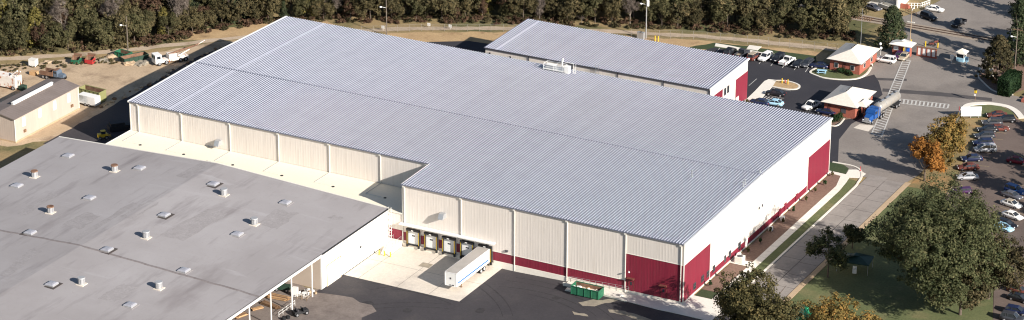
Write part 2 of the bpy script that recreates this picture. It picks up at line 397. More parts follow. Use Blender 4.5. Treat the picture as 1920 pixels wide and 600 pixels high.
yard = sheet('front_yard', [(-66, .5), (1.5, .5), (3, -3), (8.1, -3.4), (16.3, -3.4), (16.3, -90), (-110, -90), (-110, -30), (-66, -30)], .012, mt['asphalt'])
sheet('dusty_yard', [(-65.93, -27.08), (-60.75, -25.67), (-53.23, -26.82), (-51.36, -28.78), (-51.66, -32.43), (-48.74, -38.49), (-52.89, -64.51), (-110, -62), (-110, -26), (-66, -25.6)], .024, mt['dust'], jit=.5, seed=9)
apron = sheet('dock_apron', rect(-65.2, -39.2, -17.5, -.02), .03, mt['concrete'])
for a, b in (((-61.8, -17.4), (-61.8, -.3)), ((-53.2, -17.4), (-53.2, -.3)), ((-46, -17.4), (-46, -.3)), ((-65.1, -8.6), (-39.3, -8.6))):
    stripe(apron, a, b, .06, .036, 'tar', 'slab_joint')
sheet('repair_patch', [(-54.36, -6.97), (-54.41, -4.97), (-52.14, -4.90), (-52.00, -6.85)], .042, mt['sand'], parent=apron)
for i, pl in enumerate(([(-18.20, -8.14), (-16.36, -5.65), (-14.58, -5.09), (-12.60, -3.07), (-11.69, -4.02), (-13.46, -6.20), (-14.76, -8.17), (-16.89, -9.16)],
                        [(-11.81, -8.41), (-8.72, -7.78), (-5.03, -8.46), (-1.92, -9.13), (0.47, -11.14), (-2.21, -10.85), (-6.65, -9.75), (-10.70, -9.50)],
                        [(-17.63, -12.20), (-14.22, -12.21), (-13.70, -13.04), (-16.42, -13.24)])):
    sheet('sand_spill', pl, .026+.002*i, mt['sand'], jit=.18, step=.8, seed=20+i)
mt['skid'] = M('tyre_rubber_mark', (.026, .024, .026), (.045, .041, .042), .8, .9, space='w', grain=.3)
def arc(c, r, a0, a1, w, dz, mat, name):
    pts = [(c[0]+r*math.cos(R(a0+(a1-a0)*k/14)), c[1]+r*math.sin(R(a0+(a1-a0)*k/14))) for k in range(15)]
    return sheet(name, band(pts, [w*(.35+.65*math.sin(math.pi*(k+.5)/15)) for k in range(15)]), dz, mat, parent=yard)
rt = random.Random(17)
for k in range(11):
    c = (rt.uniform(-58, -5), rt.uniform(-60, -32)); r_ = rt.uniform(14, 34); a0 = rt.uniform(20, 110)
    for d in (0, 1.9): arc(c, r_+d, a0, a0+rt.uniform(30, 60), .32, .016+.0006*k+.0002*(d > 0), mt['skid'], 'tyre_mark')
for k in range(9):
    x, y, s = rt.uniform(-55, 0), rt.uniform(-34, -6), rt.uniform(.4, 1.3)
    sheet('oil_stain', [(x+s*math.cos(a*.7)*rt.uniform(.7, 1.2), y+s*math.sin(a*.7)*rt.uniform(.7, 1.2)) for a in range(9)], .0235+.0001*k, mt['skid'], parent=yard)
# front walk, ramp and corner paving
walk = sheet('front_walk', [(-24.5, -.06), (-24.5, -1.9), (-16, -3.0), (-3, -4.6), (8.0, -4.8), (8.0, 1.5), (5.7, 3.0), (4.15, 4.2), (.06, 4.2), (.06, -.06)], .10, mt['walk'], kerb=.16)
side = sheet('sidewalk', [(4.15, 4.2), (5.72, 3.0), (5.72, 66), (5.3, 71), (4.9, 73.4), (3.6, 74.9), (-.9, 75.2), (-.9, 74.1), (2.9, 73.6), (4.15, 68)], .095, mt['walk'], kerb=.13)
for k in range(22): stripe(side, (4.2, 6+k*3), (5.7, 6+k*3), .035, .099, 'tar', 'slab_joint')
sheet('ramp_pad', [(3.6, 74.9), (4.9, 73.4), (7.1, 74.3), (7.3, 77.2), (4.8, 78.6), (3.2, 77.6)], .09, mt['walk'])
sheet('grass_verge', [(5.74, 6.3), (7.55, 5.2), (7.55, 68), (6.9, 72.6), (5.1, 72.8), (5.74, 66)], .08, mt['grass'], kerb=.1)
sheet('corner_lawn', [(-.8, 75.3), (3.4, 75.1), (2.9, 78.3), (1.0, 79.8), (-2.0, 79.6)], .085, mt['grass_dark'], kerb=.1)
kerb_run('kerb', smooth_path([(7.85, 5.0), (7.85, 30), (7.85, 66), (7.5, 72), (6.8, 76), (5.0, 79), (2.5, 80.1), (-1.5, 80)], 4), .42, .16)
sheet('small_lawn', rect(.5, 4.1, 4.3, 7.6), .05, mt['grass_dark'])
sheet('mulch_bed', rect(.5, 4.1, 7.62, 21.4), .06, mt['mulch'])
sheet('mulch_bed', [(.5, 24.0), (4.1, 24.0), (4.1, 68), (2.85, 73.5), (.1, 74.0), (.5, 73.8)], .06, mt['mulch'])
sheet('equipment_pad', rect(.3, 4.1, 21.5, 23.9), .07, mt['walk'])

# the streets
street = sheet('street', rect(8.05, 16.25, -90, 75.5), .02, mt['tar'])
slab_me = {}
for j in range(17):
    for i in range(2):
        key = (j*7+i) % 3
        if key not in slab_me:
            slab_me[key] = MB().bb(-1.975, 1.975, -2.93, 2.93, 0, .03).mesh('road_slab'); slab_me[key].materials.append(mt['slab'])
        o = bpy.data.objects.new('road_slab', slab_me[key]); COL.objects.link(o); o.parent = street
        o.location = (10.1+4.08*i, -21.5+6.0*j-(1.2 if i else 0), .012); o.rotation_euler = ((rng.random()-.5)*.0008, (rng.random()-.5)*.002, 0)
sheet('tan_footpath', rect(16.3, 17.45, -60, 77), .06, mt['tan_path'], kerb=.07)
road = sheet('road', [(-34, 76), (16.3, 75.4), (17.3, 82), (17, 96), (14.5, 112), (12.76, 123.08), (12.81, 126.14), (16.68, 129.56), (21.01, 129.81), (24.73, 126.92), (31, 121), (90, 100), (90, 128), (19.14, 137.24), (16.01, 137.10), (12.37, 140.23), (9.56, 143.87), (8.42, 145.66), (8.6, 149), (9, 158), (12, 168), (19, 190), (24, 230), (-4, 260), (-10, 225), (-17.73, 193.03), (-19.66, 181.83), (-21.97, 176.04), (-25, 169.5), (-16.67, 165.60), (-15.10, 157.80), (-17.30, 151.09), (-20, 152), (-20, 140), (-40, 120)], .03, mt['road'])
plot = sheet('parking_lot', [(-56.42, 128.22), (-53.48, 134.03), (-42.29, 133.78), (-28.17, 133.56), (-26, 131), (-21.01, 128.12), (-15.29, 130.41), (-13.16, 134.78), (-10.39, 130.68), (-6.64, 123.29), (-6.95, 117.73), (-5.54, 107.19), (-6.21, 102.77), (-5.16, 92.83), (.5, 78), (0, 74.2), (-62, 74.2), (-62, 110)], .045, mt['asphalt_new'])
lot2 = sheet('car_park', [(26.3, 72), (25.3, 82), (23.4, 93), (21.3, 106), (20.0, 117), (19.7, 121), (21.5, 125), (26, 123), (31, 120), (90, 99), (90, -60), (60.59, 3.96), (54.66, 21.26), (48.52, 39.83), (43.22, 51.42), (37.20, 63.27), (28, 66)], .035, mt['lot'])
sheet('lawn', [(17.5, -60), (61.22, 1.83), (54.57, 21.21), (48.43, 39.78), (43.13, 51.37), (37.11, 63.22), (27.8, 66), (25.8, 75), (17.5, 75)], .02, mt['grass'], jit=.12, seed=12)
sheet('leaf_strewn_lawn', [(17.5, 75), (25.8, 75), (24.8, 83), (22.9, 93), (20.8, 106), (19.4, 117), (19.2, 122), (19.54, 126.00), (18.88, 128.66), (16.43, 128.47), (13.04, 125.50), (12.98, 122.44), (15, 112), (17.3, 96)], .055, mt['autumn_grass'], jit=.1, seed=13)
sheet('corner_lawn', [(13.25, 125.99), (16.90, 128.92), (19.73, 129.12), (22.93, 127.08), (24.20, 125.14), (20.71, 125.13), (19.4, 121.5), (16, 119)], .062, mt['grass'], seed=14)
kerb_run('kerb', smooth_path([(12.87, 122.76), (12.76, 126.30), (14.55, 128.41), (17.27, 129.69), (20.80, 129.70), (23.57, 127.80), (26.10, 124.31)], 5), 1.5, .13, mt['walk'])
planter = sheet('planter_bed', [(9.45, 144.21), (12.26, 140.56), (15.57, 137.64), (19.25, 137.69), (24, 150), (22, 165), (10, 158), (8.41, 146.45)], .09, mt['mulch'])
kerb_run('kerb', smooth_path([(7.20, 150.67), (8.54, 145.32), (10.81, 142.15), (14.37, 138.16), (17.31, 137.02), (19.68, 137.53)], 5), .35, .16)
# parking lot islands and walks
sheet('lot_walk', [(-32.63, 102.31), (-33.22, 111.24), (-33.89, 118.36), (-33.50, 119.96), (-31.66, 120.36), (-30.94, 116.78), (-29.66, 103.92)], .15, mt['walk'], kerb=.12)
isl = [(-31.96, 119.80), (-29.82, 120.75), (-27.26, 120.36), (-25.61, 119.27), (-25.40, 117.81), (-26.18, 116.81), (-28.10, 116.35), (-31.02, 116.34)]
sheet('lot_island', isl, .145, mt['straw'], kerb=.11)
kerb_run('kerb', smooth_path([(-32.18, 119.68), (-29.89, 120.91), (-27.22, 120.58), (-25.51, 119.33), (-25.27, 117.49), (-26.15, 116.43), (-28.08, 115.97), (-30.89, 116.02)], 4), .45, .19)
sheet('lot_walk', [(-54.33, 136.55), (-50.19, 136.66), (-43.24, 135.99), (-37.54, 135.51), (-29.48, 135.11), (-28.42, 133.83), (-36.68, 133.48), (-42.43, 134.12), (-49.66, 134.83), (-53.78, 134.72)], .15, mt['walk'], kerb=.12)
sheet('concrete_pad', [(-46.78, 139.36), (-43.75, 139.73), (-43.61, 136.84), (-46.37, 136.82)], .1, mt['walk'], kerb=.1)
gi = [(-26.83, 128.99), (-26.66, 131.52), (-25.11, 135.63), (-16, 143), (-15.48, 138.38), (-15.06, 134.56), (-15.71, 130.79), (-18.61, 128.42), (-22.42, 127.35)]
sheet('gatehouse_lawn', gi, .14, mt['grass'], kerb=.12)
kerb_run('kerb', smooth_path([(-26.60, 132.36), (-26.83, 128.99), (-24.82, 127.66), (-22.29, 127.02), (-18.41, 127.93), (-15.51, 130.29), (-14.82, 134.28), (-15.50, 138.78)], 4), .5, .20)
sheet('gatehouse_bed', [(-11.72, 101.26), (-9.40, 99.94), (-8.85, 104.29), (-7.5, 105.8), (-14.6, 105.8)], .12, mt['mulch'], kerb=.1)
kerb_run('kerb', smooth_path([(-10.03, 99.60), (-8.87, 99.87), (-8.41, 101.58), (-8.80, 105.43)], 4), .35, .19)
sheet('tar_seam', [(-13.95, 130.34), (-4.99, 134.40), (-5.48, 135.72), (-12.28, 132.84)], .036, mt['patch'], jit=.2, seed=16)
sheet('tar_seam', [(-8.12, 127.17), (4.05, 131.02), (16.05, 133.25), (16.72, 131.30), (4.87, 128.74), (-7.38, 125.22)], .038, mt['patch'], jit=.15, seed=17)
sheet('pale_patch', [(-4.96, 100.88), (-4.54, 103.67), (-1.26, 104.34), (-1.23, 100.36)], .05, mt['concrete'])
# painted ladders across the road
def ladder(a0, a1, b0, b1, n, w=.28, m='line'):
    q = MB(); a0, a1, b0, b1 = [Vector((*v, .075)) for v in (a0, a1, b0, b1)]
    def seg(p, r, w):
        d = (r-p).normalized(); s = Vector((-d.y, d.x, 0))*w/2
        q.add([p-s, r-s, r+s, p+s], [(0, 1, 2, 3)])
    seg(a0, a1, w); seg(b0, b1, w)
    for k in range(n+1):
        t = k/n; p, r = a0.lerp(a1, t), b0.lerp(b1, t); d = (r-p).normalized()*w*.5
        for v in (p, r): v.z += .002
        seg(p+d, r-d, w*1.5)
    return q.build('crosswalk_marking', mt[m], road)
ladder((-0.14, 99.50), (-10.69, 147.14), (2.51, 98.77), (-9.01, 147.64), 34)
ladder((-2.13, 122.64), (8.76, 124.70), (-1.38, 119.98), (9.35, 121.99), 12)
# railway
bal = sheet('railway_bed', [(-120, 168.6), (16, 168.4), (30, 168.4), (30, 172.8), (16, 172.8), (-120, 173)], .05, mt['ballast'], jit=.15, seed=18)
q = MB()
for yy in (169.9, 171.4): q.bb(-120, 16, yy-.08, yy+.08, .06, .24)
q.build('rail', mt['rail'], bal)
q = MB()
for k in range(150):
    x = -120+k*.62
    if x < -22: q.bb(x-.11, x+.11, 169.3, 172.0, .052, .14)
tag(q.build('sleeper', mt['wood_dark'], bal), kind='stuff')
# stall lines
for x in (-52.2, -49.3, -46.3, -43.5, -40.5, -37.5, -34.6, -31.6, -28.8):
    stripe(plot, (x, 134.2), (x+.9, 128.6), .16, .065)
for (a, b) in (((-35.92, 114.09), (-36.10, 119.15)), ((-30.65, 115.17), (-26.03, 115.52)), ((-29.02, 110.40), (-25.57, 110.34)), ((-28.46, 107.24), (-25.98, 106.67))):
    stripe(plot, a, b, .14, .065)
q = MB()
for k in range(7):
    a = Vector((-30.65, 106.82)).lerp(Vector((-26.12, 106.98)), k/6.); b_ = Vector((-30.31, 109.71)).lerp(Vector((-25.87, 109.79)), k/6.)
    d = (b_-a).normalized(); s = Vector((-d.y, d.x))*.14
    q.add([(*(a-s), .07), (*(b_-s), .07), (*(b_+s), .07), (*(a+s), .07)], [(0, 1, 2, 3)])
q.build('hatched_marking', mt['line'], plot)
for k in range(13):
    y = 76.0+k*4.05; x = 26.2-(y-76)*.148
    stripe(lot2, (x, y), (x+5.2, y+1.5), .12, .05, 'line_y')
stripe(lot2, (26.5, 74), (20.4, 116), .14, .052, 'line_y'); stripe(lot2, (27.4, 74), (26.2, 83), .12, .054, 'line_y')
for k in range(10):
    y = 55.5+k*3.4; stripe(lot2, (38.6-.1*k, y+1.2), (44.4-.1*k, y-.3), .12, .05, 'line_y')
for k in range(8):
    stripe(lot2, (30.5+k*.7, 104.5-k*.45), (33.2+k*.7, 102-k*.45), .2, .056, 'line_y')

# ------------------------------------------------------------------ the big warehouse
WX0, WY1, RY, RZ, EZ, DY, AX = -136.03, 73.95, 36.8, 13.3, 12.5, 11.5, -61.83
SL = (RZ-EZ)/RY
def rz_main(y): return EZ + SL*(y if y <= RY else (WY1-y)*RY/(WY1-RY))
def ribwall(b, p0, p1, z0, z1, pitch=.61, depth=.008, m=0, z1b=None):
    p0, p1 = Vector(p0), Vector(p1); L = (p1-p0).length; d = (p1-p0)/L; n = Vector((d.y, -d.x))
    k = max(1, round(L/pitch)); pt = L/k; pr = []
    for i in range(k):
        for s, o in ((0, 0), (.60, 0), (.70, depth), (.90, depth)): pr.append((i*pt+s*pt, o))
    pr.append((L, 0))
    zt = lambda s: z1 if z1b is None else (z1b(p0+d*s))
    vs = []
    for s, o in pr:
        q = p0 + d*s + n*o; vs += [(q.x, q.y, z0), (q.x, q.y, zt(s))]
    b.add(vs, [(2*i, 2*i+2, 2*i+3, 2*i+1) for i in range(len(pr)-1)], m)
    return b
W = thing('warehouse', 'huge white and red steel warehouse with striped grey metal roof', 'warehouse')
core = MB()
fp = [(WX0+.05, DY+.05), (AX+.05, DY+.05), (AX+.05, .05), (-.05, .05), (-.05, RY), (-.05, WY1-.05), (WX0+.05, WY1-.05), (WX0+.05, RY)]
vs = [(x, y, hgt(x, y) if y < 2 else 0) for x, y in fp] + [(x, y, rz_main(y)-.12) for x, y in fp]; n = len(fp)
core.add(vs, [(i, (i+1) % n, n+(i+1) % n, n+i) for i in range(n)])
core.build('wall', mt['wall'], W)
deck = MB()
for (x0, x1, ya) in ((WX0-.25, AX-.20, DY-.35), (AX-.20, .25, -.35)):
    rings = [[(x, ya, rz_main(0)+SL*ya-.03), (x, RY, RZ-.03), (x, WY1+.35, EZ-.04), (x, WY1+.35, EZ-.22), (x, RY, RZ-.2), (x, ya, rz_main(0)+SL*ya-.2)] for x in (x0, x1)]
    deck.loft(rings)
roof = deck.build('roof', mt['roof'], W, fix=True)
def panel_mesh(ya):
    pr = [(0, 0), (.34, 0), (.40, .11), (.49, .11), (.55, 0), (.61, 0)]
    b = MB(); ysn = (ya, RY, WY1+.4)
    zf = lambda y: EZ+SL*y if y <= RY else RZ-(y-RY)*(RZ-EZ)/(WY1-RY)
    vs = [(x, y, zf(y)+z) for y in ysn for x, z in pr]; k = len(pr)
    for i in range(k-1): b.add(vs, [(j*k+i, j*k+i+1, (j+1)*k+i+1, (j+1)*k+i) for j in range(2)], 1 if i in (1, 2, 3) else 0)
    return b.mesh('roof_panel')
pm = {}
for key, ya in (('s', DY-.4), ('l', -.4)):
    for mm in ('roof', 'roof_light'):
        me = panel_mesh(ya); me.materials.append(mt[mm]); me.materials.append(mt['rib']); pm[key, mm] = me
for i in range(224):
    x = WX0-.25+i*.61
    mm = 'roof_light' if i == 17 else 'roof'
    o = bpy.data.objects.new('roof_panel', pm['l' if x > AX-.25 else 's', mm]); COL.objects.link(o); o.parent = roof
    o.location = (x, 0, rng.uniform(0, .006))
rc = MB(); rc.loft([[(x, RY-.28, RZ+.06), (x, RY, RZ+.115), (x, RY+.28, RZ+.06), (x, RY, RZ+.02)] for x in (WX0-.3, .3)])
rc.build('ridge_cap', mt['roof'], roof, fix=True)
# gutters and eave trim
def gutter(x0, x1, y, z): 
    g = MB(); g.bb(x0, x1, y-.22, y-.02, z-.20, z-.02); g.bb(x0, x1, y-.24, y-.22, z-.06, z+.0, 1); g.bb(x0, x1, y-.02, y, z-.34, z-.22, 2)
    return g.build('gutter', [mt['darktrim'], mt['trim'], mt['darktrim']], W)
gutter(WX0-.2, AX-.05, DY-.02, rz_main(DY)-.03); gutter(AX-.15, .15, -.02, EZ-.03)
g = MB(); g.bb(WX0-.2, .15, WY1+.02, WY1+.24, EZ-.22, EZ-.02); g.build('gutter', mt['darktrim'], W)
# rake trim along the end wall, the return and the far end
rk = MB()
for x0, x1, ya in ((.0, .27, -.4), (WX0-.27, WX0, DY-.4)):
    rk.loft([[(x0, y, z-.24), (x1, y, z-.24), (x1, y, z+.10), (x0, y, z+.10)] for y, z in ((ya, EZ+SL*ya), (RY, RZ), (WY1+.4, EZ))])
    rk.build('rake_trim', mt['white'], W, fix=True); rk = MB()
rk.loft([[(AX-.22, y, rz_main(y)-.3), (AX-.02, y, rz_main(y)-.3), (AX-.02, y, rz_main(y)+.02), (AX-.22, y, rz_main(y)+.02)] for y in (0, DY-.3)])
rk.build('rake_trim', mt['white'], W, fix=True)
# wall bays
FZ = .28
DS1 = [-133.8, -122.7, -110.4, -98.3, -85.9, -73.6]
DS2 = [-48.35, -36.4, -24.85, -12.25]
def bay(p0, p1, z0, z1, m='wall', fn=None):
    b = MB(); ribwall(b, p0, p1, z0, z1, z1b=fn)
    return b.build('wall_panel', mt[m], W)
xs_ = [WX0] + DS1 + [AX]
for a, b in zip(xs_, xs_[1:]): bay((a+.03, DY), (b-.03, DY), 6.05, rz_main(DY)-.22)
xs_ = [AX] + DS2 + [0.0]
for k, (a, b) in enumerate(zip(xs_, xs_[1:])):
    if k == 4:
        bay((a+.03, 0), (b-.03, 0), 8.0, EZ-.22); bay((a+.03, 0), (b-.03, 0), FZ, 7.97, 'red')
    else:
        bay((a+.03, 0), (b-.03, 0), 2.25, EZ-.22)
        if k == 0:
            for d0, d1 in ((AX, -60.95), (-57.75, -56.85), (-53.65, -52.75), (-49.55, -48.65)): bay((d0+.02, 0), (d1-.02, 0), FZ, 2.22, 'red')
        elif k == 1:
            for d0, d1 in ((-45.45, -44.55), (-41.3, -36.45)): bay((d0+.02, 0), (d1-.02, 0), FZ, 2.22, 'red')
        else: bay((a+.03, 0), (b-.03, 0), FZ, 2.22, 'red')
yr = [0, 12.3, 24.6, 36.8, 49.2, 61.8, WY1]
for k, (a, b) in enumerate(zip(yr, yr[1:])):
    fn = lambda p: rz_main(p.y)-.24
    if k in (0, 5):
        bay((0, a+.03), (0, b-.03), 7.98, 0, 'wall', fn); bay((0, a+.03), (0, b-.03), FZ, 7.95, 'red')
    else:
        bay((0, a+.03), (0, b-.03), 1.75, 0, 'wall', fn); bay((0, a+.03), (0, b-.03), FZ, 1.72, 'red')
bay((AX, DY), (AX, 0), 0, EZ-.1)
q = MB()
q.bb(.0, .075, 12.22, 12.36, .3, 8.05); q.bb(0, .075, 61.74, 61.88, .3, 8.05)
q.bb(0, .07, .1, 12.3, 7.92, 8.02); q.bb(0, .07, 61.8, WY1, 7.92, 8.02); q.bb(0, .07, 12.36, 61.74, 1.69, 1.78)
q.bb(-12.2, -.1, -.07, 0, 7.94, 8.02)
for a, b in zip(xs_, xs_[1:]):
    if b < -1: q.bb(a+.1, b-.1, -.07, 0, 2.2, 2.28)
q.build('band_trim', mt['trim'], W)
for bx_ in ((-.09, .085, -.085, .09, .3, EZ-.1), (-.02, .085, WY1-.1, WY1+.09, .3, EZ-.1), (AX-.08, AX+.1, -.085, .08, -.5, EZ-.1), (WX0-.08, WX0+.12, DY-.085, DY+.08, 6.04, EZ)): MB().bb(*bx_).build('corner_trim', mt['trim'], W)
# foundation strips
q = MB(); q.prism([(-41.1, -.12), (-24.9, -.12), (-24.9, 0.02), (-41.1, .02)], -1.12, .27); q.bb(-24.9, -.0, -.10, .02, -.95, .27)
q.bb(-.02, .14, .0, WY1, -.1, .27); q.build('foundation', mt['walk'], W)
def downspout(x, y, zt, zb, m='trim', nrm=(0, -1)):
    q = MB()
    q.bb(x-.065, x+.065, y-.24, y-.06, zb, zt-.35); q.bb(x-.34, x+.02, y-.30, y-.03, zt-.62, zt-.12, 1); q.bb(x-.34, x+.02, y-.32, y-.30, zt-.60, zt-.10, 0)
    q.bb(x-.15, x+.15, y-.27, y-.04, zt-.36, zt-.1, 0)
    return q.build('downspout', [mt[m], mt['darktrim']], W)
for x in DS1: downspout(x, DY, rz_main(DY), 6.08)
for x in DS2: downspout(x, 0, EZ, 2.25 if x < -40 else -.9+max(0, (x+36)*.028), 'trim')
downspout(-.55, 0, EZ, .2); downspout(AX+.5, 0, EZ, 4.1); downspout(AX-.9, DY, rz_main(DY), 6.2)
# windows on the end wall
for (y, z, w, h_) in [(5.2, 1.61, 1.15, 1.35), (8.92, 1.68, 1.15, 1.35), (11.43, 1.64, 1.15, 1.35), (14.21, 1.66, 1.15, 1.35), (19.58, 1.64, 0.8, 1.35), (21.9, 1.75, 1.15, 1.35), (26.6, 1.75, 1.15, 1.35)]:
    f = MB(); f.bb(.03, .10, y-w/2, y+w/2, z-h_/2, z+h_/2); wo = f.build('window', mt['darktrim'], W)
    p = MB()
    for s in (-1, 1):
        for t in (-1, 1): p.bb(.10, .115, y+s*w*.23-w*.19, y+s*w*.23+w*.19, z+t*h_*.23-h_*.18, z+t*h_*.23+h_*.18)
    p.build('pane', mt['glass'], wo)
for (y, z) in [(36.07, 6.24), (37.7, 6.21)]: MB().bb(.02, .14, y-.22, y+.22, z-.25, z+.25).build('wall_vent', mt['darktrim'], W)
for y, z in ((30, 1.0), (47, 1.0), (50, 1.2), (56, 1.0)): 
    q = MB(); q.bb(.02, .16, y-.5, y+.5, z-.7, z+.9); q.build('service_door', mt['red'] if y > 31 else mt['white'], W)
# doors, lamps and railing on the red corner
for x in (-11.0, -4.1):
    q = MB(); q.bb(x-.55, x+.55, -.09, -.03, .28, 2.45); dr = q.build('door', mt['red'], W)
    q = MB(); q.bb(x-.62, x-.55, -.11, -.03, .28, 2.5); q.bb(x+.55, x+.62, -.11, -.03, .28, 2.5); q.bb(x-.62, x+.62, -.11, -.03, 2.45, 2.53); q.build('frame', mt['maroon'], dr)
    q = MB(); q.bb(x-.2, x+.2, -.10, -.085, 1.5, 2.2); q.build('pane', mt['glass'], dr)
    q = MB(); q.bb(x-.75, x+.75, -.8, -.03, 3.0, 3.08); q.bb(x-.7, x-.65, -.7, -.03, 2.8, 3.0); q.bb(x+.65, x+.7, -.7, -.03, 2.8, 3.0); q.build('awning', mt['maroon'], W)
q = MB(); q.tube((-11.6, -.03, 4.4), (-11.2, -.7, 4.55), .03); q.sphere((-11.15, -.8, 4.5), (.2, .2, .16)); q.build('wall_lamp', mt['steel_white'], W)
for x, z in ((-42.5, 3.2), (-38.2, 2.9)): MB().bb(x-.3, x+.3, -.3, -.03, z-.2, z+.2).build('wall_lamp', mt['darktrim'], W)
# ducts with rain hoods
def duct(x, y, z, s=1.0):
    q = MB(); q.bb(x-.55*s, x+.55*s, y-1.0*s, y-.03, z-.5*s, z+.55*s)
    q.add([(x-.55*s, y-1.0*s, z+.55*s), (x+.55*s, y-1.0*s, z+.55*s), (x+.55*s, y-1.5*s, z-.5*s), (x-.55*s, y-1.5*s, z-.5*s), (x-.55*s, y-1.0*s, z-.5*s), (x+.55*s, y-1.0*s, z-.5*s)],
          [(0, 3, 2, 1), (0, 4, 3), (1, 2, 5), (3, 4, 5, 2)])
    q.build('vent_hood', mt['steel'], W)
duct(-52.4, 0, 7.7); duct(-113.2, DY, 7.6)
# truck docks
DOCKX = [-59.35, -55.25, -51.15, -47.05, -42.9]
for x in DOCKX:
    q = MB(); q.bb(x-1.25, x+1.25, -.06, -.02, -.1, 2.75); dd = q.build('dock_door', mt['white'], W)
    q = MB()
    for k in range(5): q.bb(x-1.2, x+1.2, -.075, -.06, k*.55-.02, k*.55+.48)
    q.build('door_panel', mt['steel_white'], dd)
    q = MB(); q.bb(x-.35, x+.35, -.085, -.075, 1.55, 1.85); q.build('pane', mt['glass'], dd)
    q = MB(); q.bb(x-1.5, x-1.25, -.40, 0, -.2, 2.8); q.bb(x+1.25, x+1.5, -.40, 0, -.2, 2.8); q.bb(x-1.5, x+1.5, -.45, 0, 2.75, 3.2); q.build('dock_seal', mt['dark'], dd)
    for s in (-1.31, 1.31): MB().bb(x+s-.05, x+s+.05, -.42, -.40, -.1, 2.7).build('guide_stripe', mt['yellow'], dd)
    q = MB(); q.bb(x-1.1, x+1.1, -.45, -.02, -.32, -.12); q.bb(x-1.5, x-1.15, -.5, -.02, -.75, -.2); q.bb(x+1.15, x+1.5, -.5, -.02, -.75, -.2); q.build('dock_leveller', mt['dark'], dd)
    q = MB(); q.bb(x-.25, x+.25, -.62, -.6, 2.9, 3.1); q.build('dock_number_plate', mt['white'], dd)
q = MB(); q.bb(AX+.1, -41.0, -.14, .02, -1.12, FZ-.55); q.build('dock_wall', mt['walk'], W)
q = MB(); q.bb(AX-.35, -40.6, -1.05, -.06, 4.05, 4.20); q.bb(AX-.35, -40.6, -1.09, -1.05, 3.98, 4.22)
cn = q.build('dock_canopy', mt['white'], W)
q = MB()
for x in np.linspace(AX+1, -41.6, 6): q.tube((x, -1.0, 4.0), (x, -.05, 3.5), .04, n=6)
q.build('bracket', mt['steel'], cn)
for x in (-57.3, -53.2, -49.1, -45.0): MB().bb(x-.15, x+.15, -.25, -.03, 3.45, 3.7).build('wall_lamp', mt['darktrim'], W)
# roof vents on the striped roof
def roof_z(x, y): return rz_main(y)+.02
for (x, y, hh) in [(-11.92, 29.27, 1.3), (-0.92, 29.6, 0.9), (-0.99, 30.8, 0.9), (-0.57, 37.3, 0.4)]:
    q = MB(); z = roof_z(x, y); q.tube((x, y, z), (x, y, z+hh), .14, n=10); q.sphere((x, y, z+hh+.05), (.28, .28, .16)); q.tube((x, y, z), (x, y, z+.15), .35, .2, n=10)
    q.build('roof_vent_pipe', mt['steel'], roof)
# ramp retaining wall with railing beside the front doors
RP = tag(MB().prism([(-24.6, -1.95), (-16, -3.0), (-10, -3.75), (-10, -3.9), (-16, -3.2), (-24.7, -2.15)], -1.0, -.05).build('ramp_wall', mt['walk']), 'low pale concrete ramp wall along the red corner of the warehouse', 'retaining wall')
RL = thing('handrail', 'thin steel handrail along the ramp below the red wall band', 'railing', (-24, -.6, 0))
for k in range(10):
    x = -24+k*1.42; MB().tube((x+24, 0, hgt(x, -.6)+.1), (x+24, 0, .75+k*.06), .03, n=6).build('post', mt['steel'], RL)
for dz in (0, -.4): MB().tube((0, 0, .74+dz), (12.9, 0, 1.28+dz), .025, n=6).build('rail', mt['steel'], RL)

# platform with equipment at the back eave
PL = thing('rooftop_platform', 'white steel platform with railings and equipment on the back edge of the striped roof', 'platform', (-64.17, 71.96, rz_main(71.96)+.1))
q = MB(); q.bb(-3.0, 2.2, -1.1, 1.1, .25, .35); q.build('deck', mt['steel_white'], PL)
for sx in (-2.8, -.4, 2.0):
    for sy in (-1, 1): MB().tube((sx, sy, 0), (sx, sy, 1.5), .05, n=6).build('post', mt['steel_white'], PL)
for sy in (-1, 1):
    for z in (.9, 1.45): MB().bb(-2.85, 2.05, sy-.04, sy+.04, z-.04, z+.04).build('rail', mt['steel_white'], PL)
for sx in (-2.8, 2.0):
    for z in (.9, 1.45): MB().bb(sx-.04, sx+.04, -1, 1, z-.04, z+.04).build('rail', mt['steel_white'], PL)
q = MB(); q.bb(-2.4, -.2, -.7, .7, .35, 1.1); q.bb(-2.3, -.3, -.6, .6, 1.1, 1.2, 1); q.build('fan_unit', [mt['steel'], mt['white']], PL)
q = MB(); q.bb(2.3, 3.3, -.9, .5, 0, 1.5); q.build('cabinet', mt['white'], PL)
q = MB(); q.tube((1.2, .2, .35), (1.2, .2, 2.2), .12, n=8); q.tube((1.2, .2, 2.2), (1.6, -.1, 3.0), .3, .16, n=10); q.build('exhaust_stack', mt['white'], PL)
q = MB()
for k in range(6): q.bb(4.05, 4.65, -.05, .05, .3*k, .3*k+.06)
q.bb(4.0, 4.08, -.05, .05, 0, 2.3); q.bb(4.62, 4.7, -.05, .05, 0, 2.3); q.bb(2.0, 4.1, -.04, .04, 2.2, 2.28); q.build('ladder', mt['white'], PL)

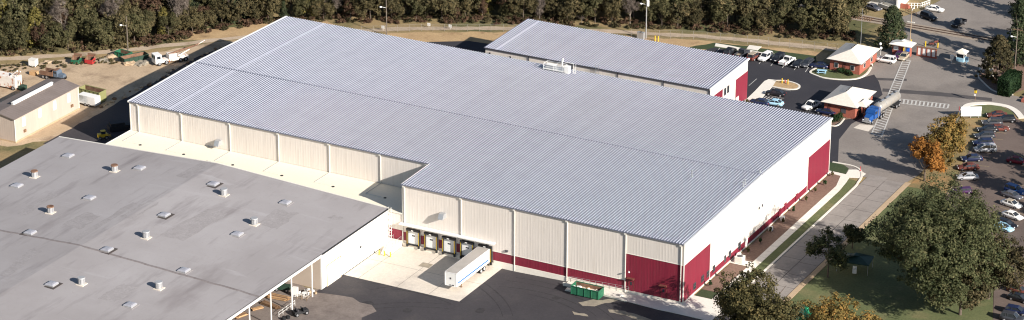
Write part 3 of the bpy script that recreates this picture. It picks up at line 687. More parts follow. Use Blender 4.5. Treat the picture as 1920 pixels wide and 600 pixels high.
# ------------------------------------------------------------------ low connector with the cream roof
C = thing('low_annex', 'low annex with smooth cream flat roof between grey roof and warehouse', 'building', (0, 0, 0))
q = MB(); q.bb(-135.9, AX-.02, .12, DY-.03, -1.12, 5.95); q.build('wall', mt['wall'], C)
q = MB(); q.bb(-136.0, AX-.1, -.05, DY-.06, 5.95, 6.04); q.bb(-136.05, AX-.1, -.09, .08, 5.9, 6.12, 1); q.bb(-136.1, -135.9, -.05, DY-.1, 5.9, 6.10, 1)
cr = q.build('roof', [mt['cream_roof'], mt['trim']], C)
b = MB(); ribwall(b, (-65.1, .1), (AX-.04, .1), 2.3, 5.88); b.build('wall_panel', mt['wall'], C)
b = MB(); ribwall(b, (-65.1, .1), (AX-.04, .1), -.2, 2.27); b.build('wall_panel', mt['red'], C)
for x in DS1:
    q = MB(); q.tube((x, DY-.3, 6.10), (x, DY-6.2, 6.10), .06, n=6); q.build('drain_pipe', mt['steel'], cr)
    q = MB(); q.tube((x, DY-6.2, 6.10), (x+3.8, DY-6.2, 6.09), .05, n=6); q.build('drain_pipe', mt['trim'], cr)
    q = MB(); q.tube((x+4.6, DY-6.3, 6.03), (x+4.6, DY-6.3, 6.14), .34, .28, n=10); q.build('roof_drain', mt['dark'], cr)
q = MB()
for k in range(10): q.bb(-64.9, -64.4, -.24, -.2, -.6+k*.66, -.56+k*.66)
q.bb(-64.95, -64.88, -.26, -.19, -.9, 7.0); q.bb(-64.42, -64.35, -.26, -.19, -.9, 7.0)
for k in range(5): q.bb(-64.95, -64.35, -.22, .1, .6+k*1.2, .66+k*1.2)
tag(q.build('wall_ladder', mt['white']), 'white caged access ladder on the annex wall beside the docks', 'ladder')
# stairs / dock platform at the foot of the annex
DP = thing('dock_steps', 'pale concrete steps and landing beside the truck docks', 'steps', (-63.6, -3, -1.1))
q = MB(); q.bb(-1.5, 1.6, -.6, 2.95, 0, 1.25); q.build('landing', mt['walk'], DP)
for k in range(6): MB().bb(-.3, 1.6, -.6-.34*(k+1), -.6-.34*k, 0, 1.25-.2*(k+1)).build('step', mt['walk'], DP)
for x in (-.25, 1.5):
    q = MB(); q.tube((x, -2.6, 1.0), (x, -.6, 2.2), .03, n=6); q.tube((x, -.6, 2.2), (x, 2.8, 2.2), .03, n=6)
    for k in range(4): q.tube((x, -.6+k*1.1, 1.25), (x, -.6+k*1.1, 2.2), .025, n=6)
    q.tube((x, -2.6, .05), (x, -2.6, 1.0), .03, n=6); q.build('handrail', mt['steel'], DP)
for k, (bx, by) in enumerate(((-63.88, -5.98), (-62.68, -5.92), (-61.39, -5.81))):
    q = MB(); q.tube((0, 0, 0), (0, 0, 1.0), .13, n=10); q.sphere((0, 0, 1.0), (.13, .13, .1)); 
    o = q.build('bollard', mt['yellow'], loc=put(bx, by, .03)); tag(o, 'yellow bollard before the dock steps, %s of three' % ('leftmost', 'middle one', 'rightmost')[k], 'bollard', 'yellow bollards by the dock steps')
BK = thing('bicycle', 'dark bicycle leaning by the white wall near the yellow bollards', 'bicycle', put(*(-65.33, -4.99), .03), R(100))
for s in (-.5, .5):
    q = MB(); q.tube((s, -.02, .34), (s, .02, .34), .34, n=16); q.build('wheel', mt['tyre'], BK)
q = MB(); q.tube((-.5, 0, .34), (-.15, 0, .8), .025); q.tube((-.15, 0, .8), (.4, 0, .8), .025); q.tube((.4, 0, .8), (.5, 0, .34), .025); q.tube((-.15, 0, .8), (0, 0, .3), .025); q.tube((0, 0, .3), (.4, 0, .8), .025); q.tube((.4, -.25, .98), (.4, .25, .98), .02); q.tube((.4, 0, .78), (.4, 0, .98), .02); q.build('frame', mt['dark'], BK)
q = MB(); q.sphere((-.2, 0, .88), (.13, .07, .05)); q.build('saddle', mt['dark'], BK)

# ------------------------------------------------------------------ the grey-roofed building
GX0, GX1, GRX, GE, GR, GY0 = -146.6, -65.2, -106.0, 6.45, 8.25, -85.0
def grz(x): return GE + (GR-GE)*(1-abs(x-GRX)/(GX1-GRX))
B = thing('grey_roof_building', 'wide old building with stained flat grey felt roof and white wall', 'building', (0, 0, 0))
q = MB(); q.loft([[(GX0, y, grz(GX0)), (GRX, y, GR), (GX1+.15, y, GE), (GX1+.15, y, GE-.25), (GRX, y, GR-.3), (GX0, y, GE-.25)] for y in (GY0, .15)])
gr = q.build('roof', mt['grey_roof'], B, fix=True)
q = MB(); q.bb(GX1+.02, GX1+.24, -25.5, .2, GE-.12, GE+.07); q.build('roof_edge', mt['dark'], gr)
q = MB(); q.bb(GX1+.05, GX1+.27, GY0, -25.55, GE-.42, GE+.02); q.bb(GX1-.05, GX1+.06, GY0, -25.55, GE+.0, GE+.06, 1); q.build('fascia', [mt['white'], mt['tar']], gr)
q = MB()
for a, b_ in ((GX0, GRX), (GRX, GX1)): q.add([(a, -.02, grz(a)+.08), (b_, -.02, grz(b_)+.08), (b_, .2, grz(b_)+.08), (a, .2, grz(a)+.08), (a, -.02, grz(a)-.05), (b_, -.02, grz(b_)-.05), (b_, .2, grz(b_)-.3), (a, .2, grz(a)-.3)], [(0, 1, 2, 3), (4, 5, 1, 0), (3, 2, 6, 7)])
q.build('roof_edge', mt['trim'], gr)
wl_ = MB(); wl_.bb(GX1-.3, GX1, -25.5, 0, -1.12, GE-.24); wl_.build('wall', mt['whitewall'], B)
wl_ = MB(); wl_.prism([(GX0+.3, -.3), (GX1-.3, -.3), (GX1-.3, -.02), (GX0+.3, -.02)], -1.12, GE-.25); wl_.build('wall', mt['tan_wall'], B)
wl_ = MB(); wl_.bb(-92, GX1-.3, -25.5, -25.2, -1.12, GE-.1); wl_.build('wall', mt['tan_wall'], B)
wl_ = MB(); wl_.bb(GX0+.1, GX0+.4, GY0, 0, -1.12, GE-.25); wl_.build('wall', mt['tan_wall'], B)
wl_ = MB(); wl_.bb(-92.3, -92, GY0, -25.2, -1.12, GE+.3); wl_.build('wall', mt['tan_wall'], B)
q = MB(); q.bb(GX1, GX1+.06, -23.6, -18.6, -1.1, 3.3); dr = q.build('roller_door', mt['trim'], B)
q = MB(); q.bb(GX1, GX1+.12, -18.6, -18.45, -1.1, 3.4); q.bb(GX1, GX1+.12, -23.75, -23.6, -1.1, 3.4); q.bb(GX1, GX1+.12, -23.75, -18.45, 3.3, 3.42); q.build('frame', mt['tan_path'], dr)
q = MB(); q.bb(GX1, GX1+.2, -11.2, -10.8, 2.2, 2.5); q.build('wall_lamp', mt['dark'], B)
q = MB(); q.bb(GX1, GX1+.04, -25.5, 0, -1.1, -.95); q.build('wall_base', mt['dark'], B)
for y in (-29.1, -36.4, -43.7, -51.0, -58.3, -65.6):
    q = MB(); q.bb(GX1-.06, GX1+.12, y-.1, y+.1, -1.1, GE-.3); q.build('canopy_post', mt['white'], B)
q = MB(); pts_ = [(x, -47.3+rng.uniform(-.12, .12), grz(x)) for x in np.linspace(GX0+.2, GX1, 40)]
q.loft([[(x, y-.42, z-.03), (x, y-.12, z+.07), (x, y+.12, z+.07), (x, y+.42, z-.03)] for x, y, z in pts_]); q.build('expansion_joint', M('joint_felt', (.15, .128, .122), (.23, .205, .20), .8, .9, space='w'), gr)
mt['felt_dark'] = M('dark_felt', (.262, .241, .237), (.312, .29, .286), .5, .95, space='w', grain=.15); mt['felt_pale'] = M('pale_felt', (.345, .325, .328), (.37, .352, .357), .4, .95, space='w', grain=.1)
rj_ = random.Random(3)
for k, pl in enumerate([[(-109.68, -46.45), (-108.06, -46.91), (-108.47, -25.39), (-110.04, -24.82)], [(-115.9, -40.32), (-111.14, -40.66), (-111.35, -33.3), (-115.5, -32.95)], [(-111.77, -65.05), (-109.84, -65.59), (-111.38, -52.34), (-114.12, -52.08)], [(-107.89, -31.83), (-104.77, -31.72), (-104.74, -22.6), (-107.41, -22.48)], [(-128.1, -38.9), (-125.9, -39.18), (-126.25, -27.33), (-128.3, -27.25)], [(-96.18, -34.98), (-90.64, -34.86), (-90.42, -19.3), (-95.07, -19.92)], [(-90.14, -64.38), (-86.23, -63.96), (-86.13, -56.46), (-89.67, -56.6)], [(-109.98, -9.35), (-107.08, -9.74), (-107.09, 0.02), (-109.33, 0.4)], [(-83.27, -20.63), (-78.43, -20.44), (-78.93, -11.77), (-83.57, -12.37)], [(-73.04, -10.63), (-70.44, -10.43), (-70.34, -8.56), (-72.77, -8.64)]]):
    pj = []
    for i in range(len(pl)):
        (xa, ya_), (xb, yb) = pl[i], pl[(i+1) % len(pl)]
        for j in range(6): pj.append((xa+(xb-xa)*j/6+rj_.uniform(-.35, .35), ya_+(yb-ya_)*j/6+rj_.uniform(-.35, .35)))
    q = MB(); q.add([(x, y, grz(x)+.012) for x, y in pj], [tuple(range(len(pj)))]); q.build('felt_patch', mt['felt_dark'], gr, fix=False)
def skylight(x, y, dark=False):
    z = grz(x)+.005
    q = MB(); q.bb(x-1.5, x+1.5, y-1.5, y+1.5, z-.06, z+.03) if dark else q.bb(x-1.25, x+1.25, y-1.25, y+1.25, z-.06, z+.02)
    o = q.build('skylight', mt['tar'] if dark else mt['felt_dark'], gr)
    q = MB(); q.bb(x-.95, x+.95, y-.95, y+.95, z, z+.28); q.build('curb', mt['dull'], o)
    q = MB(); q.loft([[(x-.95*k, y-.95*k, z+.28+h_), (x+.95*k, y-.95*k, z+.28+h_), (x+.95*k, y+.95*k, z+.28+h_), (x-.95*k, y+.95*k, z+.28+h_)] for k, h_ in ((1, 0), (.8, .17), (.4, .25))]); q.build('dome', mt['skyl'], o, fix=True)
for x, y, d in [(-137.09, -26.85, False), (-119.16, -26.52, False), (-119.42, -8.77, False), (-100.82, -9.38, True), (-100.57, -27.17, True), (-119.07, -46.09, True), (-100.63, -46.24, True), (-83.18, -45.83, False), (-83.63, -26.78, False), (-100.43, -64.11, True), (-83.22, -63.32, False), (-83.75, -9.1, False), (-137.62, -8.76, False)]: skylight(x, y, d)
def vent(x, y, i):
    z = grz(x)-.04
    q = MB(); q.bb(x-.85, x+.85, y-.85, y+.85, z, z+.14); o = q.build('roof_vent', mt['concrete'], gr)
    q = MB(); q.tube((x, y, z+.14), (x, y, z+1.35), .6, n=14)
    for k in range(7): t = k*2*math.pi/7; q.box((x+.63*math.cos(t), y+.63*math.sin(t), z+.8), (.06, .25, .95), t)
    q.build('drum', mt['dull'], o)
    q = MB(); q.tube((x, y, z+1.35), (x, y, z+1.5), .78, .7, n=14); q.build('cap', mt['rust'] if i in (0, 1, 2) else mt['dull'], o)
for i, (x, y) in enumerate([(-136.85, -21.29), (-123.38, -12.06), (-121.8, -35.92), (-97.58, -37.65), (-96.12, -12.58), (-83.4, -21.01), (-95.93, -60.92), (-82.84, -54.6)]): vent(x, y, i)

# ------------------------------------------------------------------ second warehouse behind
BX0, BX1, BY0, BY1, BZ, BZ2 = -89.4, -33.0, 85.3, 106.1, 9.45, 9.75
S2 = thing('rear_warehouse', 'smaller white and red warehouse with striped metal roof behind the big one', 'warehouse', (0, 0, 0))
q = MB(); q.loft([[(x, BY0+.06, 0), (x, BY1, 0), (x, BY1, BZ2-.1), (x, BY0+.06, BZ-.1)] for x in (BX0+.05, BX1-.05)]); q.build('wall', mt['wall'], S2, fix=True)
q = MB(); q.loft([[(x, BY0-.3, BZ-.04), (x, BY1+.3, BZ2-.04), (x, BY1+.3, BZ2-.24), (x, BY0-.3, BZ-.24)] for x in (BX0-.25, BX1+.25)]); r2 = q.build('roof', mt['roof'], S2, fix=True)
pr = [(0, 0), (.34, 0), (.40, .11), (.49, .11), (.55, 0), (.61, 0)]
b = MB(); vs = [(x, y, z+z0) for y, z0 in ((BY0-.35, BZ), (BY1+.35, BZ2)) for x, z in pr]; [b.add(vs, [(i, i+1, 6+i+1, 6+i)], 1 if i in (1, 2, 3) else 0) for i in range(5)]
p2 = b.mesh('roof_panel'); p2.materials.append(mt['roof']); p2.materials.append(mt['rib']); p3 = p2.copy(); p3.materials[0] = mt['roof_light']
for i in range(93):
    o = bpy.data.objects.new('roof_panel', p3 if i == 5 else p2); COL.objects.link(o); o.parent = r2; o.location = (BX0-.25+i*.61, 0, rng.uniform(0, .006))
nb = 5
for k in range(nb):
    a, b_ = BX0+(BX1-BX0)*k/nb, BX0+(BX1-BX0)*(k+1)/nb
    b = MB(); ribwall(b, (a+.03, BY0), (b_-.03, BY0), .2, BZ-.2); b.build('wall_panel', mt['wall'], S2)
    q = MB(); q.bb(b_-.1, b_+.06, BY0-.2, BY0-.04, .1, BZ-.3); q.build('downspout', mt['darktrim'], S2)
q = MB(); q.bb(BX0-.2, BX1+.2, BY0-.34, BY0-.16, BZ-.20, BZ-.06); q.build('gutter', mt['darktrim'], S2)
b = MB(); ribwall(b, (BX1, BY0), (BX1, BY1), .2, BZ-.1); b.build('wall_panel', mt['wall'], S2)
q = MB(); q.loft([[(BX1, y, z-.26), (BX1+.27, y, z-.26), (BX1+.27, y, z+.1), (BX1, y, z+.1)] for y, z in ((BY0-.35, BZ), (BY1+.35, BZ2))]); q.build('rake_trim', mt['white'], S2, fix=True)
b = MB(); ribwall(b, (BX1+.05, BY1-6.6), (BX1+.05, BY1+.02), .2, 6.85); b.build('wall_panel', mt['red'], S2)
b = MB(); ribwall(b, (BX1+.05, BY0), (BX1+.05, BY0+6.9), .2, 7.1); b.build('wall_panel', mt['red'], S2)
for y in (BY0+8.2, BY0+9.9):
    q = MB(); q.bb(BX1+.05, BX1+.12, y-.5, y+.5, 5.2, 6.9); wd = q.build('window', mt['darktrim'], S2)
    q = MB(); q.bb(BX1+.12, BX1+.13, y-.4, y+.4, 5.3, 6.8); q.build('pane', mt['glass'], wd)
q = MB(); q.bb(BX1+.1, BX1+.2, BY1-6.6, BY1-5.0, .1, 2.5); q.build('door', mt['trim'], S2)
q = MB(); q.bb(BX1+.1, BX1+1.2, BY1-7.6, BY1-6.9, .0, .9); q.build('step', mt['walk'], S2)
for x, y in ((BX0+1.2, BY0), (BX0+6.5, BY0)): MB().bb(x-.2, x+.2, y-.2, y-.03, BZ-1.5, BZ-1.1).build('wall_lamp', mt['dark'], S2)
for x in (-60.6,): 
    q = MB()
    for dx in (-.4, .4): q.bb(x+dx-.04, x+dx+.04, BY0-.5, BY0-.42, 6, BZ+1)
    for k in range(8): q.bb(x-.4, x+.4, BY0-.5, BY0-.42, 6.2+k*.5, 6.26+k*.5)
    q.build('ladder', mt['steel'], S2)

# ------------------------------------------------------------------ vehicles
def paint(name, c, rough=.3):
    if name not in mt: mt[name] = M('paint_'+name, c, None, rough=rough, spec=.5)
    return mt[name]
PAINT = {'white': (.78, .78, .77), 'silver': (.42, .42, .43), 'black': (.012, .012, .015), 'navy': (.012, .018, .055), 'maroon': (.085, .008, .024),
         'grey': (.10, .10, .115), 'purple': (.06, .018, .075), 'blue': (.022, .035, .09), 'paleblue': (.33, .35, .39), 'dkgrey': (.045, .047, .055), 'green': (.02, .05, .035), 'red': (.13, .012, .014), 'tan': (.40, .33, .24)}
def wheels(t, xs, w, r=.33, wd=.22):
    for x in xs:
        for s in (-1, 1):
            q = MB(); q.tube((x, s*(w-wd), r), (x, s*w, r), r, n=14); o = q.build('wheel', mt['tyre'], t)
            q = MB(); q.tube((x, s*(w-.01), r), (x, s*(w+.012), r), r*.62, r*.55, n=10); q.build('rim', mt['rim'], o)
CARS = {
 #        stations x, half width, z sill, z shoulder            cabin: x0 base, x0 roof, x1 roof, x1 base, z belt, z roof
 'sedan': ([(-2.35, .70, .42, .62), (-2.25, .84, .26, .86), (-1.5, .89, .22, .93), (0, .90, .2, .92), (.95, .90, .22, .90), (1.7, .87, .24, .80), (2.2, .80, .28, .70), (2.38, .62, .40, .56)], (-1.85, -1.05, .25, 1.15, .90, 1.42), (-1.38, 1.42)),
 'suv': ([(-2.3, .78, .45, .80), (-2.22, .88, .30, 1.02), (-1.4, .93, .27, 1.06), (0, .94, .26, 1.05), (1.0, .93, .27, 1.04), (1.75, .91, .3, .99), (2.2, .84, .34, .90), (2.34, .70, .45, .72)], (-2.2, -1.95, .35, 1.05, 1.04, 1.74), (-1.38, 1.42)),
 'van': ([(-2.45, .80, .42, .80), (-2.38, .90, .26, 1.0), (-1.4, .94, .22, 1.03), (0, .95, .22, 1.02), (1.1, .94, .22, .98), (1.9, .90, .25, .86), (2.3, .82, .28, .74), (2.45, .66, .40, .60)], (-2.36, -2.1, .45, 1.65, 1.0, 1.72), (-1.5, 1.5)),
 'wagon': ([(-2.3, .74, .42, .70), (-2.2, .86, .26, .92), (-1.5, .89, .22, .96), (0, .90, .2, .95), (.95, .90, .22, .93), (1.7, .87, .24, .83), (2.2, .80, .28, .72), (2.36, .62, .40, .58)], (-2.15, -1.8, .25, 1.15, .94, 1.5), (-1.38, 1.42)),
}
def car(kind, col, pos, ang, label, z=.04, sc=1.0, cat='car', roofcol=None):
    pt = paint(col, PAINT[col])
    t = thing({'sedan': 'parked_car', 'suv': 'sport_utility_vehicle', 'van': 'minivan', 'wagon': 'station_wagon'}[kind], label, cat, put(pos[0], pos[1], z), R(ang)); t.scale = (sc, sc, sc)
    st, cb, wx = CARS[kind]
    q = MB(); rings = []
    for x, w, zs, zt in st:
        m_ = zs + (zt-zs)*.55
        rings.append([(x, -w*.92, zs), (x, -w, m_), (x, -w*.93, zt-.03), (x, -w*.75, zt), (x, w*.75, zt), (x, w*.93, zt-.03), (x, w, m_), (x, w*.92, zs)])
    q.loft(rings, 0, True); q.build('body', pt, t, fix=True)
    x0, x1, x2, x3, zb, zr = cb; w = st[3][1]; wb, wr = w*.90, w*.70
    gq = MB(); zb -= .04
    gq.loft([[(x0, -wb*.94, zb), (x3, -wb*.94, zb), (x3, wb*.94, zb), (x0, wb*.94, zb)], [(x1, -wr, zr-.05), (x2, -wr, zr-.05), (x2, wr, zr-.05), (x1, wr, zr-.05)]]); gq.build('windows', mt['glass'], t, fix=True)
    rq = MB(); rq.loft([[(x1-.06, -wr-.03, zr-.07), (x2+.06, -wr-.03, zr-.07), (x2+.06, wr+.03, zr-.07), (x1-.06, wr+.03, zr-.07)], [(x1+.05, -wr+.05, zr), (x2-.08, -wr+.05, zr), (x2-.08, wr-.05, zr), (x1+.05, wr-.05, zr)]])
    rq.build('roof', paint(roofcol, PAINT[roofcol]) if roofcol else pt, t, fix=True)
    for s in (-1, 1):
        xm = (x1+x2)/2-.1
        for (xa, xb) in ((x0, x1), (x3, x2), (xm, xm)) + (((x1+.75, x1+.75),) if kind in ('van', 'suv') else ()):
            MB().tube((xa, s*wb*.955, zb), (xb, s*(wr+.015), zr-.04), .05, n=6).build('pillar', pt, t)
    wheels(t, wx, w)
    for s in (-1, 1):
        q = MB(); q.box((st[-2][0]+.06, s*.56, st[-2][3]-.08), (.12, .34, .14)); q.build('headlight', mt['lamp'], t)
        q = MB(); q.box((st[0][0]+.05, s*.62, st[0][3]+.08), (.1, .24, .16)); q.build('tail_light', mt['tail'], t)
        q = MB(); q.box((cb[3]-.15, s*(w+.07), cb[4]+.02), (.14, .14, .12)); q.build('mirror', pt, t)
    return t
def pickup(col, pos, ang, label, z=.04, bed=None):
    pt = paint(col, PAINT[col])
    t = thing('pickup_truck', label, 'pickup', put(pos[0], pos[1], z), R(ang)); w = .93
    q = MB(); rings = []
    for x, ww, zs, zt in ((-2.65, .88, .45, .95), (-.35, .93, .34, 1.02), (1.0, .93, .32, 1.05), (1.9, .91, .34, 1.0), (2.45, .84, .38, .92), (2.6, .7, .48, .74)):
        rings.append([(x, -ww, zs), (x, -ww, zt-.08), (x, -ww*.88, zt), (x, ww*.88, zt), (x, ww, zt-.08), (x, ww, zs)])
    q.loft(rings[1:], 0, True)
    q.bb(-2.65, -.35, -.92, .92, .42, .58); q.bb(-2.65, -.35, -.93, -.85, .55, 1.05); q.bb(-2.65, -.35, .85, .93, .55, 1.05); q.bb(-2.65, -2.57, -.93, .93, .55, 1.05)
    q.build('body', pt, t, fix=False)
    q = MB(); q.bb(-2.55, -.4, -.84, .84, .585, .62); q.build('cargo_bed', paint(bed, PAINT[bed]) if bed else mt['dark'], t)
    gq = MB(); gq.loft([[(-.45, -.85, 1.0), (1.2, -.85, 1.0), (1.2, .85, 1.0), (-.45, .85, 1.0)], [(-.35, -.68, 1.7), (.5, -.68, 1.7), (.5, .68, 1.7), (-.35, .68, 1.7)]]); gq.build('windows', mt['glass'], t, fix=True)
    rq = MB(); rq.bb(-.42, .55, -.72, .72, 1.69, 1.77)
    rq.build('roof', pt, t)
    for s in (-1, 1):
        for xa, xb in ((-.45, -.35), (1.2, .5), (.35, .15)): MB().tube((xa, s*.86, 1.0), (xb, s*.69, 1.7), .05, n=6).build('pillar', pt, t)
    wheels(t, (-1.65, 1.6), .95, .38, .26)
    for s in (-1, 1):
        q = MB(); q.box((2.5, s*.6, .82), (.12, .3, .16)); q.build('headlight', mt['lamp'], t)
        q = MB(); q.box((-2.66, s*.85, .85), (.06, .14, .3)); q.build('tail_light', mt['tail'], t)
    return t
# cars of the right-hand car park, left row (noses to the lawn)
LR = 211
car('sedan', 'maroon', (20.94, 122.26), LR, 'dark maroon sedan at the top end of the left row, nearest the corner lawn')
car('wagon', 'black', (23.53, 120.51), LR, 'black car standing farthest right at the top of the left parking row')
car('suv', 'dkgrey', (21.60, 117.08), LR, 'dark grey vehicle third from the corner lawn in the left parking row')
car('sedan', 'maroon', (23.90, 114.67), LR+180, 'maroon car nosing out of the shaded part of the left row')
car('sedan', 'black', (22.03, 112.94), LR, 'black shaded car just behind the grey wagon in the left row')
car('wagon', 'dkgrey', (22.67, 108.96), LR, 'charcoal wagon two places above the silver minivan')
car('wagon', 'navy', (23.71, 104.89), LR, 'dark navy car in the shade right behind the silver minivan')
car('van', 'silver', (25.35, 101.55), LR, 'silver minivan with dark side windows in the left parking row', cat='minivan')
car('sedan', 'navy', (24.58, 95.07), LR, 'navy blue sedan just below the silver minivan')
car('sedan', 'maroon', (25.54, 89.95), LR, 'bright maroon sedan between the navy and the silver sedan')
car('sedan', 'silver', (27.23, 84.82), LR, 'silver sedan parked alone of its colour, above the purple hatchback')
car('wagon', 'purple', (28.87, 77.15), LR, 'small dark purple car at the edge of the big tree crown', sc=.86)
# right row
RRW = -16
car('suv', 'blue', (38.52, 82.36), RRW, 'dark blue vehicle at the right edge under the tree shadow')
car('sedan', 'grey', (38.76, 79.57), RRW, 'grey sedan between the blue vehicle and the white cars')
car('sedan', 'white', (40.11, 75.18), RRW, 'white car with a tan roof at the right edge', roofcol='tan')
car('sedan', 'white', (42.28, 69.42), RRW, 'all white sedan below the white car with the tan roof')
car('wagon', 'black', (42.63, 64.66), RRW, 'black car below the two white sedans, half under the tree')
car('sedan', 'paleblue', (42.49, 62.75), RRW, 'pale blue car peeping out beneath the big tree crown')
car('sedan', 'red', (33.72, 98.47), 5, 'dark red car cut by the right edge beside yellow hatching')
car('sedan', 'maroon', (55.03, 35.24), -8, 'shaded maroon car at the lower right edge')
car('sedan', 'black', (56.29, 31.80), -8, 'black car with a pale dashboard at the lower right edge')
car('wagon', 'navy', (57.67, 26.07), 2, 'blue car near the bottom right corner')
car('suv', 'dkgrey', (58.01, 22.53), 2, 'dark grey car cut off at the bottom right corner')
# north parking row
car('suv', 'black', (-48.3, 131.3), 90, 'black car leftmost in the north row beside the roof of the rear warehouse')
pickup('dkgrey', (-45.3, 131.6), 84, 'dark pickup with a tan bed standing in the north row', bed='tan')
car('suv', 'maroon', (-42.0, 131.2), 84, 'maroon and tan vehicle beside the dark pickup in the north row', roofcol='tan')
car('suv', 'white', (-39.46, 131.98), 262, 'white sport utility vehicle, left of the two white vehicles in the north row')
car('suv', 'black', (-36.62, 132.69), 262, 'tall black vehicle between the two white ones in the north row')
pickup('white', (-33.92, 132.09), 82, 'white pickup, right of the two white vehicles in the north row', bed='white')
car('sedan', 'black', (-30.90, 131.67), 262, 'black sedan with chrome glints near the right end of the north row')
car('wagon', 'dkgrey', (-29.27, 132.96), 262, 'dark car last in the north row by the green verge')
car('sedan', 'navy', (-26.30, 132.93), 190, 'dark car in the shade of the first brick gatehouse')
car('sedan', 'black', (-28.08, 111.30), 185, 'black sedan in the hatched bay of the small lot')
car('sedan', 'navy', (-29.02, 104.26), 185, 'navy sedan half hidden by the warehouse roof edge')
car('sedan', 'paleblue', (-26.12, 105.45), 185, 'pale blue car just showing over the warehouse roof')
pickup('white', (-17.81, 107.67), 252, 'white pickup standing in the shade of the second brick gatehouse')
car('sedan', 'navy', (-13.57, 105.83), 180, 'dark car tucked between the warehouse roof and the second gatehouse')
car('suv', 'white', (-13.72, 143.85), 183, 'white sport utility vehicle standing beside the gate canopy', sc=1.02)
car('sedan', 'purple', (-12.12, 148.45), 272, 'dark violet car under the gate canopy')
car('sedan', 'tan', (-10.86, 148.30), 272, 'yellowish car under the gate canopy beside the violet one')
# top right street
car('sedan', 'white', (-16.31, 184.10), 4, 'white sedan parked by the kerb at the top right')
car('suv', 'black', (-15.52, 177.74), -24, 'black vehicle pulling out below the white sedan')
pickup('black', (-7.45, 176.76), 262, 'dark pickup driving toward the railway crossing')
car('sedan', 'grey', (-30.14, 177.98), -20, 'grey sedan parked beside the railway tracks near the top edge')

# open jeep by the timber canopy
J = thing('open_jeep', 'small black open jeep parked beside the timber canopy', 'jeep', put(*(-63.02, -36.96), .04), R(60))
q = MB(); q.bb(-1.5, 1.5, -.7, .7, .45, .75); q.bb(.45, 1.5, -.62, .62, .75, .98); q.bb(-1.5, -.1, -.7, -.6, .75, 1.0); q.bb(-1.5, -.1, .6, .7, .75, 1.0); q.bb(-1.5, -1.4, -.7, .7, .75, 1.0); q.build('body', mt['dark'], J)
for s in (-.35, .35):
    q = MB(); q.bb(-.75, -.25, s-.22, s+.22, .75, .95); q.bb(-.8, -.65, s-.22, s+.22, .95, 1.35); q.build('seat', mt['darktrim'], J)
q = MB(); q.bb(.38, .44, -.62, .62, .98, 1.45); q.build('windscreen', mt['glass'], J)
q = MB()
for s in (-.6, .6): q.tube((-.9, s, .9), (-.9, s, 1.6), .035, n=6)
q.tube((-.9, -.6, 1.6), (-.9, .6, 1.6), .035, n=6); q.build('roll_bar', mt['dark'], J)
wheels(J, (-1.0, 1.05), .82, .37, .26)

# tank truck on the painted ladder
TT = thing('tank_truck', 'blue tractor with a grey tank trailer on the white road ladder', 'tank truck', (-2.9, 107.2, .05), R(-96)); TT.scale = (1.0, 1.0, 1.0)
q = MB(); q.bb(-3.2, 2.9, -.45, .45, .55, .85); q.build('chassis', mt['dark'], TT)
q = MB(); q.loft([[(-.2, -1.15, .9), (1.35, -1.15, .9), (1.35, 1.15, .9), (-.2, 1.15, .9)], [(-.2, -1.15, 2.1), (1.35, -1.15, 2.1), (1.35, 1.15, 2.1), (-.2, 1.15, 2.1)], [(-.15, -1.05, 2.85), (.9, -1.05, 2.85), (.9, 1.05, 2.85), (-.15, 1.05, 2.85)]])
q.bb(-1.5, -.2, -1.1, 1.1, .9, 2.9)
q.build('cab', mt['blue'], TT, fix=False)
q = MB(); q.loft([[(1.35, -.95, .85), (2.9, -.75, .75), (2.9, .75, .75), (1.35, .95, .85)], [(1.35, -.85, 1.95), (2.85, -.65, 1.6), (2.85, .65, 1.6), (1.35, .85, 1.95)]]); q.build('hood', mt['blue'], TT, fix=True)
q = MB(); q.add([(1.33, -1.0, 2.1), (1.33, 1.0, 2.1), (.92, .95, 2.75), (.92, -.95, 2.75)], [(0, 1, 2, 3)]); q.bb(.1, 1.1, -1.17, -1.13, 1.9, 2.5); q.bb(.1, 1.1, 1.13, 1.17, 1.9, 2.5); q.build('windows', mt['glass'], TT)
q = MB(); q.bb(2.85, 3.0, -1.1, 1.1, .4, .75); q.bb(2.86, 2.95, -.55, .55, .8, 1.5); q.build('bumper', mt['steel'], TT)
for s in (-1, 1):
    q = MB(); q.bb(2.0, 2.9, s*1.02-.16, s*1.02+.16, .75, 1.0); q.build('fender', mt['blue'], TT)
    q = MB(); q.tube((-.4, s*1.25, .8), (-.4, s*1.25, 3.4), .08); q.build('exhaust_stack', mt['steel'], TT)
    q = MB(); q.box((2.96, s*.85, .95), (.1, .3, .2)); q.build('headlight', mt['lamp'], TT)
wheels(TT, (2.2, -1.9, -3.0), 1.2, .5, .3)
q = MB(); rings = []
for x, r in ((-1.9, .5), (-2.05, .95), (-2.3, 1.12), (-6.5, 1.15), (-11.6, 1.12), (-11.85, .95), (-12.0, .5)):
    rings.append([(x, r*math.cos(2*math.pi*i/18), 2.25+r*math.sin(2*math.pi*i/18)) for i in range(18)])
q.loft(rings, 0, True); tk = q.build('tank', mt['tank'], TT, fix=True)
for x in (-3.5, -5.8, -8.2, -10.4):
    q = MB(); q.tube((x, 0, 3.3), (x, 0, 3.52), .3, n=10); q.build('hatch', mt['dark'], tk)
q = MB(); q.bb(-11.5, -2.6, -.28, .28, 3.36, 3.40); q.build('walkway', mt['steel'], tk)
for x in (-2.7, -4.6, -6.9, -9.2, -11.4):
    q = MB(); q.tube((x-.05, 0, 2.25), (x+.05, 0, 2.25), 1.18, n=18); q.build('band', mt['steel'], tk)
q = MB(); q.bb(-11.9, -4, -.5, .5, .95, 1.2); q.bb(-12.0, -9.0, -1.1, 1.1, .9, 1.0); q.build('trailer_frame', mt['dark'], TT)
q = MB()
for s in (-.7, .7): q.bb(-5.1, -4.9, s-.08, s+.08, .1, 1.1)
q.build('landing_leg', mt['steel'], TT)
wheels(TT, (-9.6, -10.8), 1.2, .5, .3)

